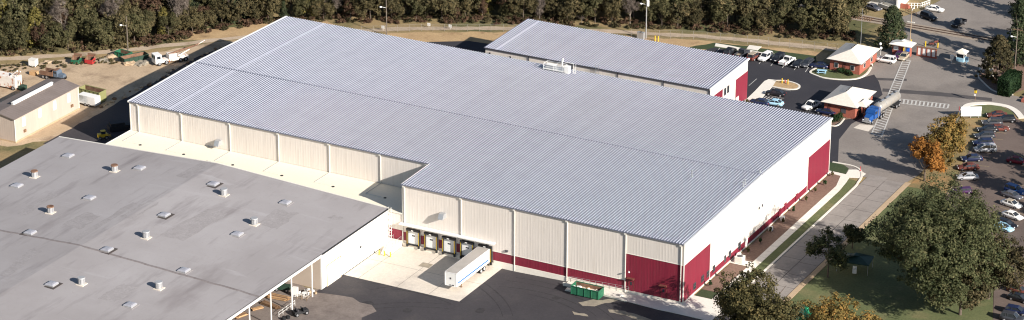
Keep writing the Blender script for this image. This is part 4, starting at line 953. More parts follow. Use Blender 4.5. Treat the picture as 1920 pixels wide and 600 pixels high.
# box trailer backed into the fifth dock
TR = thing('box_trailer', 'white box trailer with a blue stripe backed against the docks', 'trailer', (-42.9, -.75, -1.07))
q = MB(); q.bb(-1.28, 1.28, -13.5, -.1, 1.15, 3.97); bx = q.build('body', mt['white'], TR)
q = MB(); q.bb(-1.22, 1.22, -13.45, -.15, 3.97, 4.0); q.build('roof', M('trailer_roof', (.36, .33, .29), (.44, .40, .36), .4, .7), TR)
q = MB(); q.bb(1.28, 1.292, -12.9, -.5, 1.62, 1.95); q.build('stripe', mt['blue_bright'], bx)
q = MB(); q.bb(-1.3, 1.31, -13.53, -.08, 3.86, 3.99); q.bb(-1.3, 1.31, -13.53, -.08, 1.13, 1.24); q.bb(1.2, 1.31, -13.53, -13.4, 1.15, 3.97); q.bb(-1.3, -1.2, -13.53, -13.4, 1.15, 3.97); q.build('edge_rail', mt['steel_white'], bx)
q = MB()
for k in range(21): q.bb(1.28, 1.287, -13.0+k*.62, -12.97+k*.62, 1.25, 3.85)
q.build('side_seam', mt['trim'], bx)
q = MB(); q.bb(-.15, .15, -13.56, -13.5, 2.6, 2.95); q.bb(.4, .75, -13.6, -13.5, 1.3, 1.5); q.bb(-.2, .1, -13.6, -13.5, 1.28, 1.45); q.build('coupling_box', mt['darktrim'], TR)
q = MB(); q.bb(-.5, .5, -12.5, -.6, .95, 1.15); q.build('chassis', mt['dark'], TR)
for s in (-.85, .85):
    q = MB(); q.bb(s-.08, s+.08, -10.9, -10.7, .0, 1.15); q.bb(s-.17, s+.17, -11.0, -10.6, 0, .06); q.build('landing_leg', mt['wood_dark'], TR)
for y in (-2.1, -3.35):
    for s in (-1, 1):
        q = MB(); q.tube((s*.72, y, .5), (s*1.24, y, .5), .5, n=18); o = q.build('wheel', mt['tyre'], TR)
        q = MB(); q.tube((s*1.235, y, .5), (s*1.26, y, .5), .3, .26, n=12); q.build('rim', mt['lamp'], o)
q = MB(); q.bb(-1.2, 1.2, -.2, -.05, .5, .62); q.build('rear_bumper', mt['dark'], TR)

# roll-off container with rubbish
def rolloff(name, label, pos, ang, L, Wd, Hh, mat, nr=5, z=.03, rails=True):
    t = thing(name, label, 'container', put(pos[0], pos[1], z), ang); a, b = L/2, Wd/2; z0 = .18
    q = MB(); q.bb(-a, a, -b, b, z0, z0+.08); q.bb(-a, a, -b, -b+.07, z0+.08, Hh); q.bb(-a, a, b-.07, b, z0+.08, Hh); q.bb(-a, -a+.07, -b+.07, b-.07, z0+.08, Hh); q.bb(a-.07, a, -b+.07, b-.07, z0+.08, Hh)
    q.build('body', mat, t)
    for s in (-1, 1):
        for k in range(nr):
            x = -a+.1+(L-.2)*k/(nr-1); q = MB(); q.bb(x-.06, x+.06, min(s*b, s*(b+.1)), max(s*b, s*(b+.1)), z0, Hh-.02); q.build('rib', mat, t)
    q = MB(); q.bb(-a-.06, a+.06, -b-.12, -b+.02, Hh, Hh+.1); q.bb(-a-.06, a+.06, b-.02, b+.12, Hh, Hh+.1); q.bb(-a-.06, -a+.08, -b, b, Hh, Hh+.1); q.bb(a-.08, a+.06, -b, b, Hh, Hh+.1); q.build('rim', mat, t)
    q = MB(); q.bb(-a+.08, a-.08, -b+.08, b-.08, z0+.09, z0+.12); q.bb(-a+.07, a-.07, -b+.07, -b+.085, z0+.1, Hh-.01); q.bb(-a+.07, a-.07, b-.085, b-.07, z0+.1, Hh-.01); q.build('inside', mt['rust'], t)
    if rails:
        q = MB(); q.bb(-a, a, -.5, -.35, 0, z0); q.bb(-a, a, .35, .5, 0, z0); q.build('skid', mt['dark'], t)
    return t
RO = rolloff('rubbish_container', 'green ribbed open container full of rubbish below the red corner', (-18.27, -4.34), 0, 6.0, 2.3, 1.85, mt['green_bin'], 5)
rj = random.Random(5)
JUNK = [('white_bag', mt['white'], -2.3, 6, .4), ('cardboard_box', mt['wood'], 0, 7, .38), ('orange_carton', mt['orange'], .3, 4, .25), ('timber_scrap', mt['debris'], 1.9, 6, .35), ('paper_bag', mt['white'], .4, 3, .3)]
JL = {'white_bag': 'white rubbish bag heaped in the left end of the green container', 'cardboard_box': 'brown cardboard box piled in the middle of the green container', 'orange_carton': 'small orange carton on the rubbish in the green container', 'timber_scrap': 'broken timber scrap in the right end of the green container', 'paper_bag': 'white paper bag among the boxes in the green container'}
for nm, m_, x0, n_, s_ in JUNK:
    for k in range(n_):
        x, y = x0+rj.uniform(-.6, .6), rj.uniform(-.75, .75); zz = .75+rj.uniform(0, .5)+RO.location.z
        q = MB()
        if nm == 'white_bag': q.sphere((0, 0, 0), (s_, s_*.9, s_*.7), 8, 6)
        else: q.box((0, 0, 0), (s_*rj.uniform(1.2, 2.2), s_*rj.uniform(.8, 1.4), s_*rj.uniform(.6, 1.2)), rj.uniform(0, 3), 0, rj.uniform(-.5, .5), rj.uniform(-.5, .5))
        tag(q.build(nm, m_, loc=(RO.location.x+x, RO.location.y+y, zz)), JL[nm], nm.split('_')[1], 'rubbish in the green container')
q = MB(); q.bb(-2.6, 2.6, -.95, .95, -.5, .35); tag(q.build('rubbish_fill', mt['debris'], loc=(RO.location.x, RO.location.y, RO.location.z+.78)), kind='stuff')
q = MB(); q.bb(-1.1, 1.1, -.6, .6, 0, .12); q.bb(-1.0, 1.0, -.5, .5, .12, .3); tag(q.build('pallet_of_boards', mt['walk'], loc=put(*(-22.09, -3.63), .03), rz=.1), 'pale stack of boards at the left end of the green container', 'pallet')
q = MB(); q.bb(-.3, .3, -.25, .25, 0, .35); q.bb(-.32, .1, -.27, .27, .35, .5); tag(q.build('white_bucket_crate', mt['white'], loc=put(*(-12.09, -2.01), .03), rz=.5), 'small white crate on the asphalt right of the green container', 'crate')

# ------------------------------------------------------------------ under the timber canopy
def lumber(pos, ang, L, n, rows, label, mat='wood'):
    t = thing('timber_stack', label, 'timber stack', put(pos[0], pos[1], .03), ang); rg = random.Random(int(pos[0]*10) % 97)
    for s in (-.35, .35): MB().bb(L*s-.06, L*s+.06, -.15*n/2, .15*n/2, 0, .1).build('bearer', mt['wood_dark'], t)
    for j in range(rows):
        for i in range(n):
            l_ = L*rg.uniform(.8, 1.05); x = rg.uniform(-.25, .25)
            MB().bb(x-l_/2, x+l_/2, (i-n/2)*.17, (i-n/2)*.17+.15, .1+j*.11, .2+j*.11).build('plank', mt[mat if rg.random() < .7 else 'wood_dark'], t, rz=rg.uniform(-.04, .04))
    return t
lumber((-70.72, -32.98), R(5), 5.0, 8, 5, 'long stack of brown timber behind the second canopy post')
lumber((-69.86, -36.60), R(-10), 4.2, 6, 4, 'dark timber stack nearest the low white railing', 'wood_dark')
lumber((-71.46, -38.82), R(60), 2.2, 6, 2, 'loose short planks left of the timber stacks')
lumber((-73.90, -32.77), R(10), 4.5, 6, 4, 'pale timber stack deepest under the canopy')
lumber((-72.42, -43.10), R(70), 2.4, 6, 3, 'heap of orange planks at the lower end of the canopy')
def fence_run(name, label, pts, hh, mat, n_rail=2, post_step=1.5, th=.05, z=0.03):
    t = thing(name, label, 'railing', put(pts[0][0], pts[0][1], z)); o0 = Vector(t.location)
    for a, b in zip(pts, pts[1:]):
        A, Bv = Vector((*a, hgt(*a)+z)), Vector((*b, hgt(*b)+z)); n_ = max(1, round((Bv-A).length/post_step))
        for k in range(n_+1):
            p = A.lerp(Bv, k/n_)-o0; MB().tube(p, p+Vector((0, 0, hh)), th, n=6).build('post', mat, t)
        for r_ in range(n_rail):
            zz = Vector((0, 0, hh*(r_+1)/n_rail-.03)); MB().tube(A-o0+zz, Bv-o0+zz, th*.7, n=6).build('rail', mat, t)
    return t
fence_run('low_railing', 'low white railing between the timber and the black jeep', [(-65.96, -39.88), (-66.07, -34.02)], 1.1, mt['white'])
fence_run('tan_railing', 'low tan railing round the white chairs under the canopy', [(-67.37, -31.17), (-65.11, -31.32), (-65.40, -29.29)], .9, mt['tan_path'])
q = MB(); q.bb(-.5, .5, -.35, .35, .05, 1.9); q.bb(-.52, .52, -.37, .37, 1.9, 1.96); q.bb(-.45, -.02, .35, .37, .15, 1.8); q.bb(.02, .45, .35, .37, .15, 1.8); q.bb(-.45, .45, -.3, .3, 0, .05)
tag(q.build('white_cabinet', mt['white'], loc=put(*(-68.16, -30.50), .03), rz=R(10)), 'tall white cabinet under the canopy', 'cabinet')
def chair(pos, ang, label):
    t = thing('garden_chair', label, 'chair', put(pos[0], pos[1], .03), ang)
    MB().bb(-.25, .25, -.25, .25, .4, .46).build('seat', mt['white'], t); MB().bb(-.25, -.19, -.25, .25, .46, .95).build('backrest', mt['white'], t)
    for sx in (-.2, .2):
        for sy in (-.2, .2): MB().bb(sx-.03, sx+.03, sy-.03, sy+.03, 0, .4).build('leg', mt['white'], t)
for k, (p, a) in enumerate((((-67.38, -29.80), 0), ((-66.42, -30.38), 80), ((-66.08, -29.37), 180), ((-66.95, -28.74), 270))):
    chair(p, R(a), 'white garden chair under the canopy, ' + ('leftmost at the table', 'nearest the tan railing', 'rightmost by the canopy post', 'farthest behind the table')[k])
tb = thing('garden_table', 'round white table among the white chairs under the canopy', 'table', put(*(-66.68, -29.56), .03))
MB().tube((0, 0, .7), (0, 0, .74), .55, n=16).build('table_top', mt['white'], tb); MB().tube((0, 0, 0), (0, 0, .7), .06, n=8).build('leg', mt['white'], tb); MB().tube((0, 0, 0), (0, 0, .04), .3, n=12).build('base', mt['white'], tb)
GV = thing('green_cart', 'dark green machine deep under the canopy beside the white cabinet', 'machine', put(*(-71.77, -29.41), .03), R(15))
q = MB(); q.bb(-1.6, 1.6, -.7, .7, .45, 1.2); q.bb(-1.6, -.5, -.6, .6, 1.2, 1.8); q.build('body', mt['dkgreen'], GV); wheels(GV, (-1, 1), .75, .35, .2)
for k, (p, s) in enumerate((((-67.38, -27.87), .35), ((-66.61, -27.73), .3), ((-66.20, -27.23), .32), ((-65.36, -27.61), .28), ((-67.31, -27.00), .3))):
    q = MB(); q.tube((0, 0, 0), (0, 0, s*1.2), s, s*.9, n=10); q.tube((0, 0, s*1.2), (0, 0, s*1.35), s*1.02, n=10)
    tag(q.build('keg', mt['tan_path'] if k % 2 else mt['steel_white'], loc=put(p[0], p[1], .03)), 'small pale drum at the foot of the tan wall', 'drum', 'small drums along the tan canopy wall')
for k, p in enumerate(((-64.19, -39.46), (-64.53, -40.44), (-73.52, -39.93), (-73.64, -42.15))):
    q = MB(); q.tube((0, 0, 0), (0, 0, .25), .42, n=14); q.tube((0, 0, .25), (.05, .05, .5), .42, n=14)
    tag(q.build('tyre_stack', mt['tyre'], loc=put(p[0], p[1], .03)), ('stack of old tyres right at the canopy railing end', 'second stack of tyres by the canopy railing', 'stack of tyres beside the orange planks', 'lowest stack of tyres under the canopy edge')[k], 'tyres')

# ------------------------------------------------------------------ left yard
SX0, SX1, SY0, SY1, SE, SR = -171.3, -162.7, 5.4, 28.6, 5.6, 6.35
SH_ = thing('shed', 'long beige steel shed with brown roof and ridge skylight', 'shed', (0, 0, 0)); sm = (SX0+SX1)/2
q = MB(); q.loft([[(SX0, y, 0), (SX1, y, 0), (SX1, y, SE), (sm, y, SR), (SX0, y, SE)] for y in (SY0, SY1)]); q.build('wall', mt['shed_wall'], SH_, fix=True)
b = MB(); ribwall(b, (SX1+.01, SY0), (SX1+.01, SY1), .35, SE-.05); b.build('wall_panel', mt['shed_wall'], SH_)
b = MB(); ribwall(b, (SX0, SY0-.01), (SX1, SY0-.01), .35, SE-.05); b.build('wall_panel', mt['shed_wall'], SH_)
q = MB(); q.loft([[(SX0-.3, y, SE+.02), (sm, y, SR+.1), (SX1+.3, y, SE+.02), (SX1+.3, y, SE-.1), (sm, y, SR-.02), (SX0-.3, y, SE-.1)] for y in (SY0-.35, SY1+.35)]); sr = q.build('roof', mt['shed_roof'], SH_, fix=True)
for k in range(28):
    y = SY0-.2+k*.86; q = MB(); q.loft([[(SX0-.28, yy, SE+.05), (sm, yy, SR+.13), (SX1+.28, yy, SE+.05), (SX1+.28, yy, SE+.0), (sm, yy, SR+.08), (SX0-.28, yy, SE+.0)] for yy in (y, y+.06)]); q.build('roof_seam', mt['shed_roof'], sr, fix=True)
q = MB(); q.bb(sm-.3, sm+.3, SY0+5.2, SY0+19.4, SR, SR+.55); q.loft([[(sm-.42, y, SR+.5), (sm+.42, y, SR+.5), (sm+.2, y, SR+.72), (sm-.2, y, SR+.72)] for y in (SY0+5.1, SY0+19.5)]); q.build('ridge_skylight', mt['white'], sr, fix=False)
for y in (8.6, 14.4, 19.8, 25.0):
    q = MB(); q.bb(SX1+.05, SX1+.1, y-.55, y+.55, 2.9, 5.0); q.build('window', mt['white'], SH_)
for y in (8.7, 25.9): MB().bb(SX1+.03, SX1+.3, y-.35, y+.35, 1.5, 2.1).build('wall_vent', mt['wood_dark'], SH_)
q = MB(); q.bb(SX0-.02, SX1+.08, SY0-.04, SY1, -.05, .35); q.build('foundation', mt['tan_path'], SH_)
for y in (SY0+.02, SY1-.02): MB().bb(SX1+.02, SX1+.12, y-.08, y+.08, .3, SE).build('corner_trim', mt['trim'], SH_)

def dumpster(pos, ang, label, front):
    t = thing('dumpster', label, 'dumpster', put(pos[0], pos[1], .03), ang)
    q = MB(); q.loft([[(-1.0, -.75, .12), (1.0, -.75, .12), (1.0, .75, .12), (-1.0, .75, .12)], [(-1.0, -.8, 1.15), (1.0, -.8, 1.15), (1.0, .95, 1.6), (-1.0, .95, 1.6)]], caps=False)
    q.bb(-1.0, 1.0, -.75, .75, .1, .16); q.build('body', front, t, fix=False)
    q = MB(); q.loft([[(-.94, -.7, .17), (.94, -.7, .17), (.94, .7, .17), (-.94, .7, .17)], [(-.95, -.75, 1.14), (.95, -.75, 1.14), (.95, .9, 1.58), (-.95, .9, 1.58)]], caps=False); q.bb(-.9, .9, -.68, .68, .17, .3); q.build('inside', mt['rust'], t)
    q = MB(); q.bb(-1.04, 1.04, .95, 1.03, 1.55, 2.2); q.bb(-1.04, -.98, .2, .95, 1.35, 1.75); q.bb(.98, 1.04, .2, .95, 1.35, 1.75); q.build('lid', mt['rust'], t)
    for s in (-1, 1): MB().bb(s*1.06-.07, s*1.06+.07, -.5, .4, .7, .9).build('fork_pocket', mt['dkgreen'], t)
    for s in (-.8, .8): MB().bb(s-.1, s+.1, -.7, .7, 0, .12).build('skid', mt['dark'], t)
    return t
dumpster((-181.02, 52.43), R(8), 'green dumpster with rusty inside, left of the pair in the dirt yard', mt['green_bin']); 
dumpster((-178.16, 53.98), R(8), 'green dumpster with a red front, right of the pair in the dirt yard', mt['red_bin'])
rolloff('rusty_container', 'small green container with rusty inside behind the long dark one', (-173.55, 61.02), R(-8), 3.8, 2.0, 1.4, mt['green_bin'], 4)
rolloff('long_container', 'long dark green container with pale rim on the dirt mound', (-170.06, 60.42), R(62), 6.4, 2.4, 1.3, mt['dkgreen'], 6)
WB = thing('white_tank_box', 'small white box tank standing alone on the weedy verge', 'tank', put(*(-188.73, 46.21), .02), R(5))
MB().bb(-.9, .9, -.7, .7, .15, 1.7).build('body', mt['white'], WB); MB().bb(-.95, .95, -.75, .75, 1.7, 1.8).build('lid', mt['trim'], WB); MB().bb(-.8, .8, -.6, .6, 0, .15).build('base', mt['rust'], WB)
# old dump truck
DT = thing('dump_truck', 'old blue grey dump truck with rusty bed in the dirt yard', 'truck', put(*(-179.30, 41.63), .02), R(2))
MB().bb(-3.0, 2.9, -.5, .5, .6, .9).build('chassis', mt['dark'], DT)
q = MB(); q.loft([[(.5, -1.0, .9), (1.6, -1.0, .9), (1.6, 1.0, .9), (.5, 1.0, .9)], [(.5, -1.0, 1.7), (1.6, -1.0, 1.7), (1.6, 1.0, 1.7), (.5, 1.0, 1.7)], [(.55, -.9, 2.4), (1.35, -.9, 2.4), (1.35, .9, 2.4), (.55, .9, 2.4)]]); q.build('cab', paint('slate', (.10, .13, .17), .5), DT, fix=True)
q = MB(); q.loft([[(1.6, -.7, .9), (2.9, -.6, .9), (2.9, .6, .9), (1.6, .7, .9)], [(1.6, -.65, 1.7), (2.85, -.55, 1.5), (2.85, .55, 1.5), (1.6, .65, 1.7)]]); q.build('hood', mt['slate'], DT, fix=True)
MB().bb(.7, 1.3, -1.02, 1.02, 1.75, 2.25).build('windows', mt['glass'], DT)
q = MB(); q.bb(-3.1, .3, -1.1, 1.1, .95, 1.05); q.bb(-3.1, .3, -1.1, -1.02, 1.05, 2.0); q.bb(-3.1, .3, 1.02, 1.1, 1.05, 2.0); q.bb(.22, .3, -1.02, 1.02, 1.05, 2.3); q.bb(.3, 1.2, -.9, .9, 2.45, 2.52); q.build('dump_bed', mt['rust'], DT)
for s in (-1, 1): MB().bb(1.8, 2.8, s*.9-.15, s*.9+.15, 1.0, 1.12).build('fender', mt['slate'], DT)
wheels(DT, (2.3, -1.4, -2.4), 1.1, .48, .3)
# heap of rusty white machinery at the left edge
MC = thing('rusty_machine', 'large rusty white machine cut by the left edge of the yard', 'machine', put(*(-185.62, 32.27), .02), R(2))
q = MB(); q.bb(-6.5, 3.2, -1.3, 1.3, .5, 3.1); q.build('body', mt['rustwhite'], MC)
for k in range(12): MB().bb(-6.2+k*.78, -5.9+k*.78, 1.3, 1.42, .6, 3.3).build('rib', mt['wood_dark'], MC)
q = MB(); q.tube((1.2, -.6, 2.9), (3.4, -.4, 4.6), .2); q.tube((2.2, .4, 2.6), (3.8, .2, 4.3), .16); q.tube((2.6, -1.2, .6), (3.2, -1.0, 3.6), .14); q.tube((3.2, -.3, .5), (4.1, -.5, 2.6), .22); q.build('boom', mt['rustwhite'], MC)
q = MB(); q.tube((1.0, -.2, 3.1), (3.0, -.6, 3.9), .14); q.tube((3.4, .6, .4), (4.2, .6, 2.2), .12); q.build('strut', mt['rust'], MC)
q = MB(); q.bb(3.6, 5.0, -.7, .7, .1, 1.1); q.build('engine', mt['dkgreen'], MC)
wheels(MC, (-5, 2.5), 1.35, .5, .3)
q = MB(); q.bb(-.9, .9, -.6, .6, 0, .9); q.bb(-.9, .9, -.62, -.6, .1, .8); tag(q.build('yellow_crate', mt['wood'], loc=put(*(-185.14, 41.67), .02), rz=.1), 'tan crate between the rusty machine and the dump truck', 'crate')
# containers behind the shed
rolloff('olive_container', 'open olive and brown container at the far end of the shed', (-163.33, 34.64), R(-3), 6.0, 2.4, 2.7, mt['olive'], 6)
WV = thing('cage_trailer', 'white trailer with barred side standing against the shed end', 'trailer', put(*(-162.18, 31.83), .02), R(-2))
q = MB(); q.bb(-2.4, 2.4, -1.0, 1.0, .5, .7); q.bb(.2, 2.4, -1.0, 1.0, .7, 2.4); q.bb(-2.4, .2, .9, 1.0, .7, 2.4); q.bb(-2.4, 2.4, -.98, .98, 2.4, 2.45); q.build('body', mt['white'], WV)
q = MB()
for k in range(9): q.bb(-2.4+k*.3, -2.35+k*.3, -1.02, -.96, .7, 2.4)
q.build('bars', mt['steel_white'], WV); wheels(WV, (-.4, .6), 1.05, .35, .2)
# crane truck
CT = thing('crane_truck', 'white crane truck with rusty boom parked beside the driveway shadow', 'truck', put(*(-162.15, 63.47), .02), R(238))
q = MB(); q.bb(-4.6, 2.6, -1.0, 1.0, .6, 1.15); q.build('chassis', mt['rustwhite'], CT)
q = MB(); q.bb(2.4, 4.0, -1.2, 1.2, .6, 2.7); q.build('cab', mt['white'], CT)
q = MB(); q.bb(3.99, 4.03, -1.05, -.1, 1.7, 2.4); q.bb(3.99, 4.03, .1, 1.05, 1.7, 2.4); q.bb(2.7, 3.6, -1.22, 1.22, 1.7, 2.4); q.build('windows', mt['glass'], CT)
q = MB(); q.bb(-1.6, .4, -.9, .9, 1.15, 2.2); q.build('turret', mt['rustwhite'], CT)
q = MB(); q.tube((.2, 0, 2.0), (-7.4, 0, 3.2), .3, .2, n=6); q.build('boom', mt['rust'], CT)
MB().tube((-7.4, 0, 3.2), (-9.2, 0, 3.9), .1).build('jib', mt['rustwhite'], CT); MB().tube((-2, .4, 1.4), (-5.0, .4, 2.5), .14).build('strut', mt['rustwhite'], CT); MB().bb(-3.6, -2.2, -1.0, 1.0, 1.15, 1.5).build('toolbox', mt['rustwhite'], CT)
wheels(CT, (3.0, 1.2, -2.4, -3.7), 1.2, .52, .32)
# yellow loader in the driveway shadow
LD = thing('yellow_loader', 'yellow loader catching the sun at the edge of the driveway shadow', 'loader', put(*(-147.49, 16.58), .03), R(45))
q = MB(); q.bb(-1.6, 1.4, -.75, .75, .8, 1.9); q.build('body', mt['yellow'], LD)
q = MB(); q.bb(-.5, .8, -.65, .65, 1.9, 2.9); q.build('cab', mt['glass'], LD)
MB().bb(-.6, .9, -.72, .72, 2.9, 3.0).build('roof', mt['yellow'], LD); LD.scale = (.72, .72, .62)
q = MB(); q.tube((.9, -.6, 1.8), (2.6, -.6, .7), .1); q.tube((.9, .6, 1.8), (2.6, .6, .7), .1); q.build('lift_arm', mt['yellow'], LD)
q = MB(); q.loft([[(2.5, y, .15), (3.3, y, .12), (3.4, y, .25), (2.65, y, .3), (2.6, y, 1.0), (2.5, y, 1.0)] for y in (-1.1, 1.1)]); q.build('bucket', mt['dark'], LD, fix=True)
wheels(LD, (-1.0, 1.0), 1.05, .6, .36)
q = MB(); q.bb(-1.2, 1.2, -2.6, 2.6, .3, 1.3); q.bb(-1.0, 1.0, -2.2, 1.0, 1.3, 1.9); q.bb(-1.1, 1.1, -2.4, 2.4, 0, .3); tag(q.build('covered_load', mt['dark'], loc=put(*(-147.35, 22.77), .03), rz=R(-40)), 'dark covered load in the driveway shadow beside the yellow loader', 'load')
rg = random.Random(11)
for k in range(26):
    t_ = k/25; x, y = -159.0+rg.uniform(-.8, .8)+2*t_, 32+46*t_; s = rg.uniform(.25, .7)
    q = MB(); q.sphere((0, 0, s*.3), (s, s*rg.uniform(.6, 1), s*.5), 7, 5); tag(q.build('rubble_lump', mt['dirt'] if k % 3 else mt['wood_dark'], loc=put(x, y, 0), rz=rg.random()*3), 'lump of rubble on the dirt bank along the side driveway', 'rubble', 'rubble lumps along the side driveway')
for k, (p, s) in enumerate((((-167.24, 60.31), 2.0), ((-170.54, 58.52), 2.4), ((-175.99, 59.70), 2.2), ((-176.36, 57.01), 1.6), ((-166.84, 63.00), 1.8), ((-187.51, 50.15), 1.0), ((-167.28, 58.64), 1.2))):
    b = bmesh.new(); bmesh.ops.create_icosphere(b, subdivisions=3, radius=1)
    for v in b.verts:
        nn = 1+.25*math.sin(v.co.x*5+k)+.2*math.sin(v.co.y*7-k)+rg.uniform(-.06, .06); v.co = Vector((v.co.x*s*nn, v.co.y*s*.8*nn, max(-.05, v.co.z*.45*s*.6*nn)))
    me = bpy.data.meshes.new('dirt_mound'); b.to_mesh(me); b.free(); me.materials.append(mt['sand'] if k in (0, 3, 6) else mt['dirt'])
    o = bpy.data.objects.new('dirt_mound', me); COL.objects.link(o); o.location = put(p[0], p[1], 0)
    tag(o, 'low mound of tipped earth among the containers in the dirt yard', 'mound', 'earth mounds in the dirt yard')

# ------------------------------------------------------------------ brick gatehouses
def hip(q, x0, x1, y0, y1, z0, z1, ov=.5, rl=.35):
    xm = (x0+x1)/2; a, b_, c, d = x0-ov, x1+ov, y0-ov, y1+ov; m_ = (b_-a)/2*.95
    vs = [(a, c, z0), (b_, c, z0), (b_, d, z0), (a, d, z0), (xm, c+m_, z1), (xm, d-m_, z1), (a, c, z0-.16), (b_, c, z0-.16), (b_, d, z0-.16), (a, d, z0-.16)]
    q.add(vs, [(0, 1, 4), (1, 2, 5, 4), (2, 3, 5), (3, 0, 4, 5)], 0); q.add(vs, [(6, 7, 1, 0), (7, 8, 2, 1), (8, 9, 3, 2), (9, 6, 0, 3), (9, 8, 7, 6)], 1)
    return vs
def gatehouse(x0, x1, y0, y1, label, ang=0):
    t = thing('gatehouse', label, 'building', (x0, y0, 0), ang); L, D = x1-x0, y1-y0
    MB().bb(0, L, 0, D, -.05, 3.02).build('wall', mt['brickred'], t)
    q = MB(); hip(q, 0, L, 0, D, 3.05, 4.75, .7); r_ = q.build('roof', [mt['shingle'], mt['darktrim']], t)
    for k in range(5):
        q = MB(); q.tube((L/2-.05, D*.38+k*.9, 4.66), (L/2-.05, D*.38+k*.9, 5.0), .12, n=8); q.build('roof_pipe', mt['dark'], r_)
    return t, L, D, r_
g1, L, D, r_ = gatehouse(-23.4, -16.0, 132.6, 143.6, 'larger brick gatehouse with cream hip roof on the kerbed lawn')
for x in (1.6, 5.6):
    q = MB(); q.bb(x-.5, x+.5, -.08, -.01, 1.0, 2.2); wd = q.build('window', mt['trim'], g1); q = MB(); q.bb(x-.42, x+.42, -.10, -.08, 1.08, 2.12); q.build('pane', mt['glass'], wd)
q = MB(); q.bb(3.2, 3.9, -.06, -.01, .1, 2.9); q.build('door', mt['maroon'], g1)
for y in (3, 7.5):
    q = MB(); q.bb(L+.01, L+.08, y-.6, y+.6, 1.0, 2.2); wd = q.build('window', mt['trim'], g1); q = MB(); q.bb(L+.08, L+.1, y-.5, y+.5, 1.08, 2.12); q.build('pane', mt['glass'], wd)
q = MB(); q.tube((0, 0, 0), (0, 0, 12.0), .06, .03, n=6); q.bb(-.5, .5, -.03, .03, 10.6, 10.66); tag(q.build('radio_mast', mt['steel'], loc=(-20.6, 144.8, 0)), 'thin grey radio mast behind the larger gatehouse', 'mast')
g2, L, D, r_ = gatehouse(-14.0, -6.6, 105.9, 116.6, 'brick gatehouse with cream hip roof and small porch beside the tank truck')
q = MB(); hip(q, L-.6, L+1.9, 1.2, 5.2, 2.95, 3.75, .3); pc = q.build('porch_roof', [mt['shingle'], mt['darktrim']], g2)
for y in (1.4, 5.0): MB().bb(L+1.55, L+1.75, y-.1, y+.1, 0, 2.8).build('porch_post', mt['brickred'], g2)
q = MB(); q.bb(L+.01, L+.07, 2.4, 3.5, 0, 2.2); q.build('door', mt['dark'], g2)
q = MB(); q.bb(L+.01, L+.08, 7.5, 9.2, 1.0, 2.2); wd = q.build('window', mt['trim'], g2); q = MB(); q.bb(L+.08, L+.1, 7.6, 9.1, 1.1, 2.1); q.build('pane', mt['glass'], wd)
q = MB(); q.bb(.9, 1.5, -.07, -.01, .2, 2.6); q.build('shutter', mt['maroon'], g2)
q = MB(); q.bb(4.0, 5.2, -.07, -.01, 1.0, 2.2); wd = q.build('window', mt['darktrim'], g2)
# gate canopy with brick booth and gate wall
GC = thing('gate_canopy', 'low white roofed gate canopy over a brick booth', 'canopy', (-12.0, 150.4, .03), R(0))
q = MB(); hip(q, -2.6, 2.2, -1.2, 1.6, 2.9, 3.7, .4); q.build('roof', [mt['white'], mt['trim']], GC)
MB().bb(-2.4, -.4, -.7, 1.2, 0, 2.8).build('booth', mt['brickred'], GC); MB().bb(1.0, 2.0, -.7, .6, 0, 2.8).build('booth', mt['brickred'], GC)
MB().bb(-2.1, -.9, -.74, -.7, 1.3, 2.2).build('window', mt['white'], GC); MB().bb(1.15, 1.9, -.78, -.7, 1.4, 2.7).build('blue_sign', mt['blue_bright'], GC)
GWp = thing('gate_wall', 'brick gate wall with four white panels and red coping', 'wall', (-8.6, 151.6, .03), R(2))
MB().bb(-.4, 4.6, 0, .3, 0, .35).build('base', mt['brickred'], GWp); MB().bb(-.5, 4.7, -.05, .35, 2.2, 2.4).build('coping', mt['rust'], GWp)
for k in range(5): MB().bb(-.4+k*1.15, -.12+k*1.15, 0, .3, .35, 2.2).build('pier', mt['brickred'], GWp)
for k in range(4): MB().bb(-.08+k*1.15, .71+k*1.15, .1, .2, .35, 2.2).build('panel', mt['white'], GWp)
# bins and boxes near the gatehouses
def blue_bin(pos, label):
    t = thing('blue_bin', label, 'bin', (pos[0], pos[1], .05)); MB().bb(-.8, .8, -.6, .6, .15, 1.2).build('body', mt['blue_bright'], t); MB().bb(-.85, .85, -.65, .65, 1.2, 1.3).build('lid', mt['blue_bright'], t)
    for sx in (-.6, .6):
        for sy in (-.45, .45): MB().tube((sx, sy-.05, .08), (sx, sy+.05, .08), .08, n=8).build('castor', mt['dark'], t)
blue_bin((-24.4, 141.2), 'blue bin in the shade left of the larger gatehouse'); blue_bin((-17.26, 141.93), 'blue bin catching the sun right of the larger gatehouse')
q = MB(); q.bb(-.8, .8, -.25, .25, .42, .48); q.bb(-.75, -.65, -.25, .25, 0, .42); q.bb(.65, .75, -.25, .25, 0, .42); tag(q.build('white_bench', mt['white'], loc=(-16.23, 139.61)+(.14,), rz=.2), 'white bench at the right end of the larger gatehouse', 'bench')
PT = thing('picnic_table', 'pale blue picnic table on the lawn of the larger gatehouse', 'table', (-24.15, 129.63)+(.14,), R(15))
MB().bb(-1.1, 1.1, -.45, .45, .68, .76).build('table_top', mt['paleblue'], PT)
for s in (-.85, .85): MB().bb(-1.1, 1.1, s-.16, s+.16, .40, .46).build('bench_seat', mt['paleblue'], PT)
for s in (-.8, .8): 
    q = MB(); q.bb(s-.05, s+.05, -1.0, 1.0, .32, .4); q.tube((s, -.7, 0), (s, -.3, .68), .05, n=6); q.tube((s, .7, 0), (s, .3, .68), .05, n=6); q.build('leg', mt['paleblue'], PT)
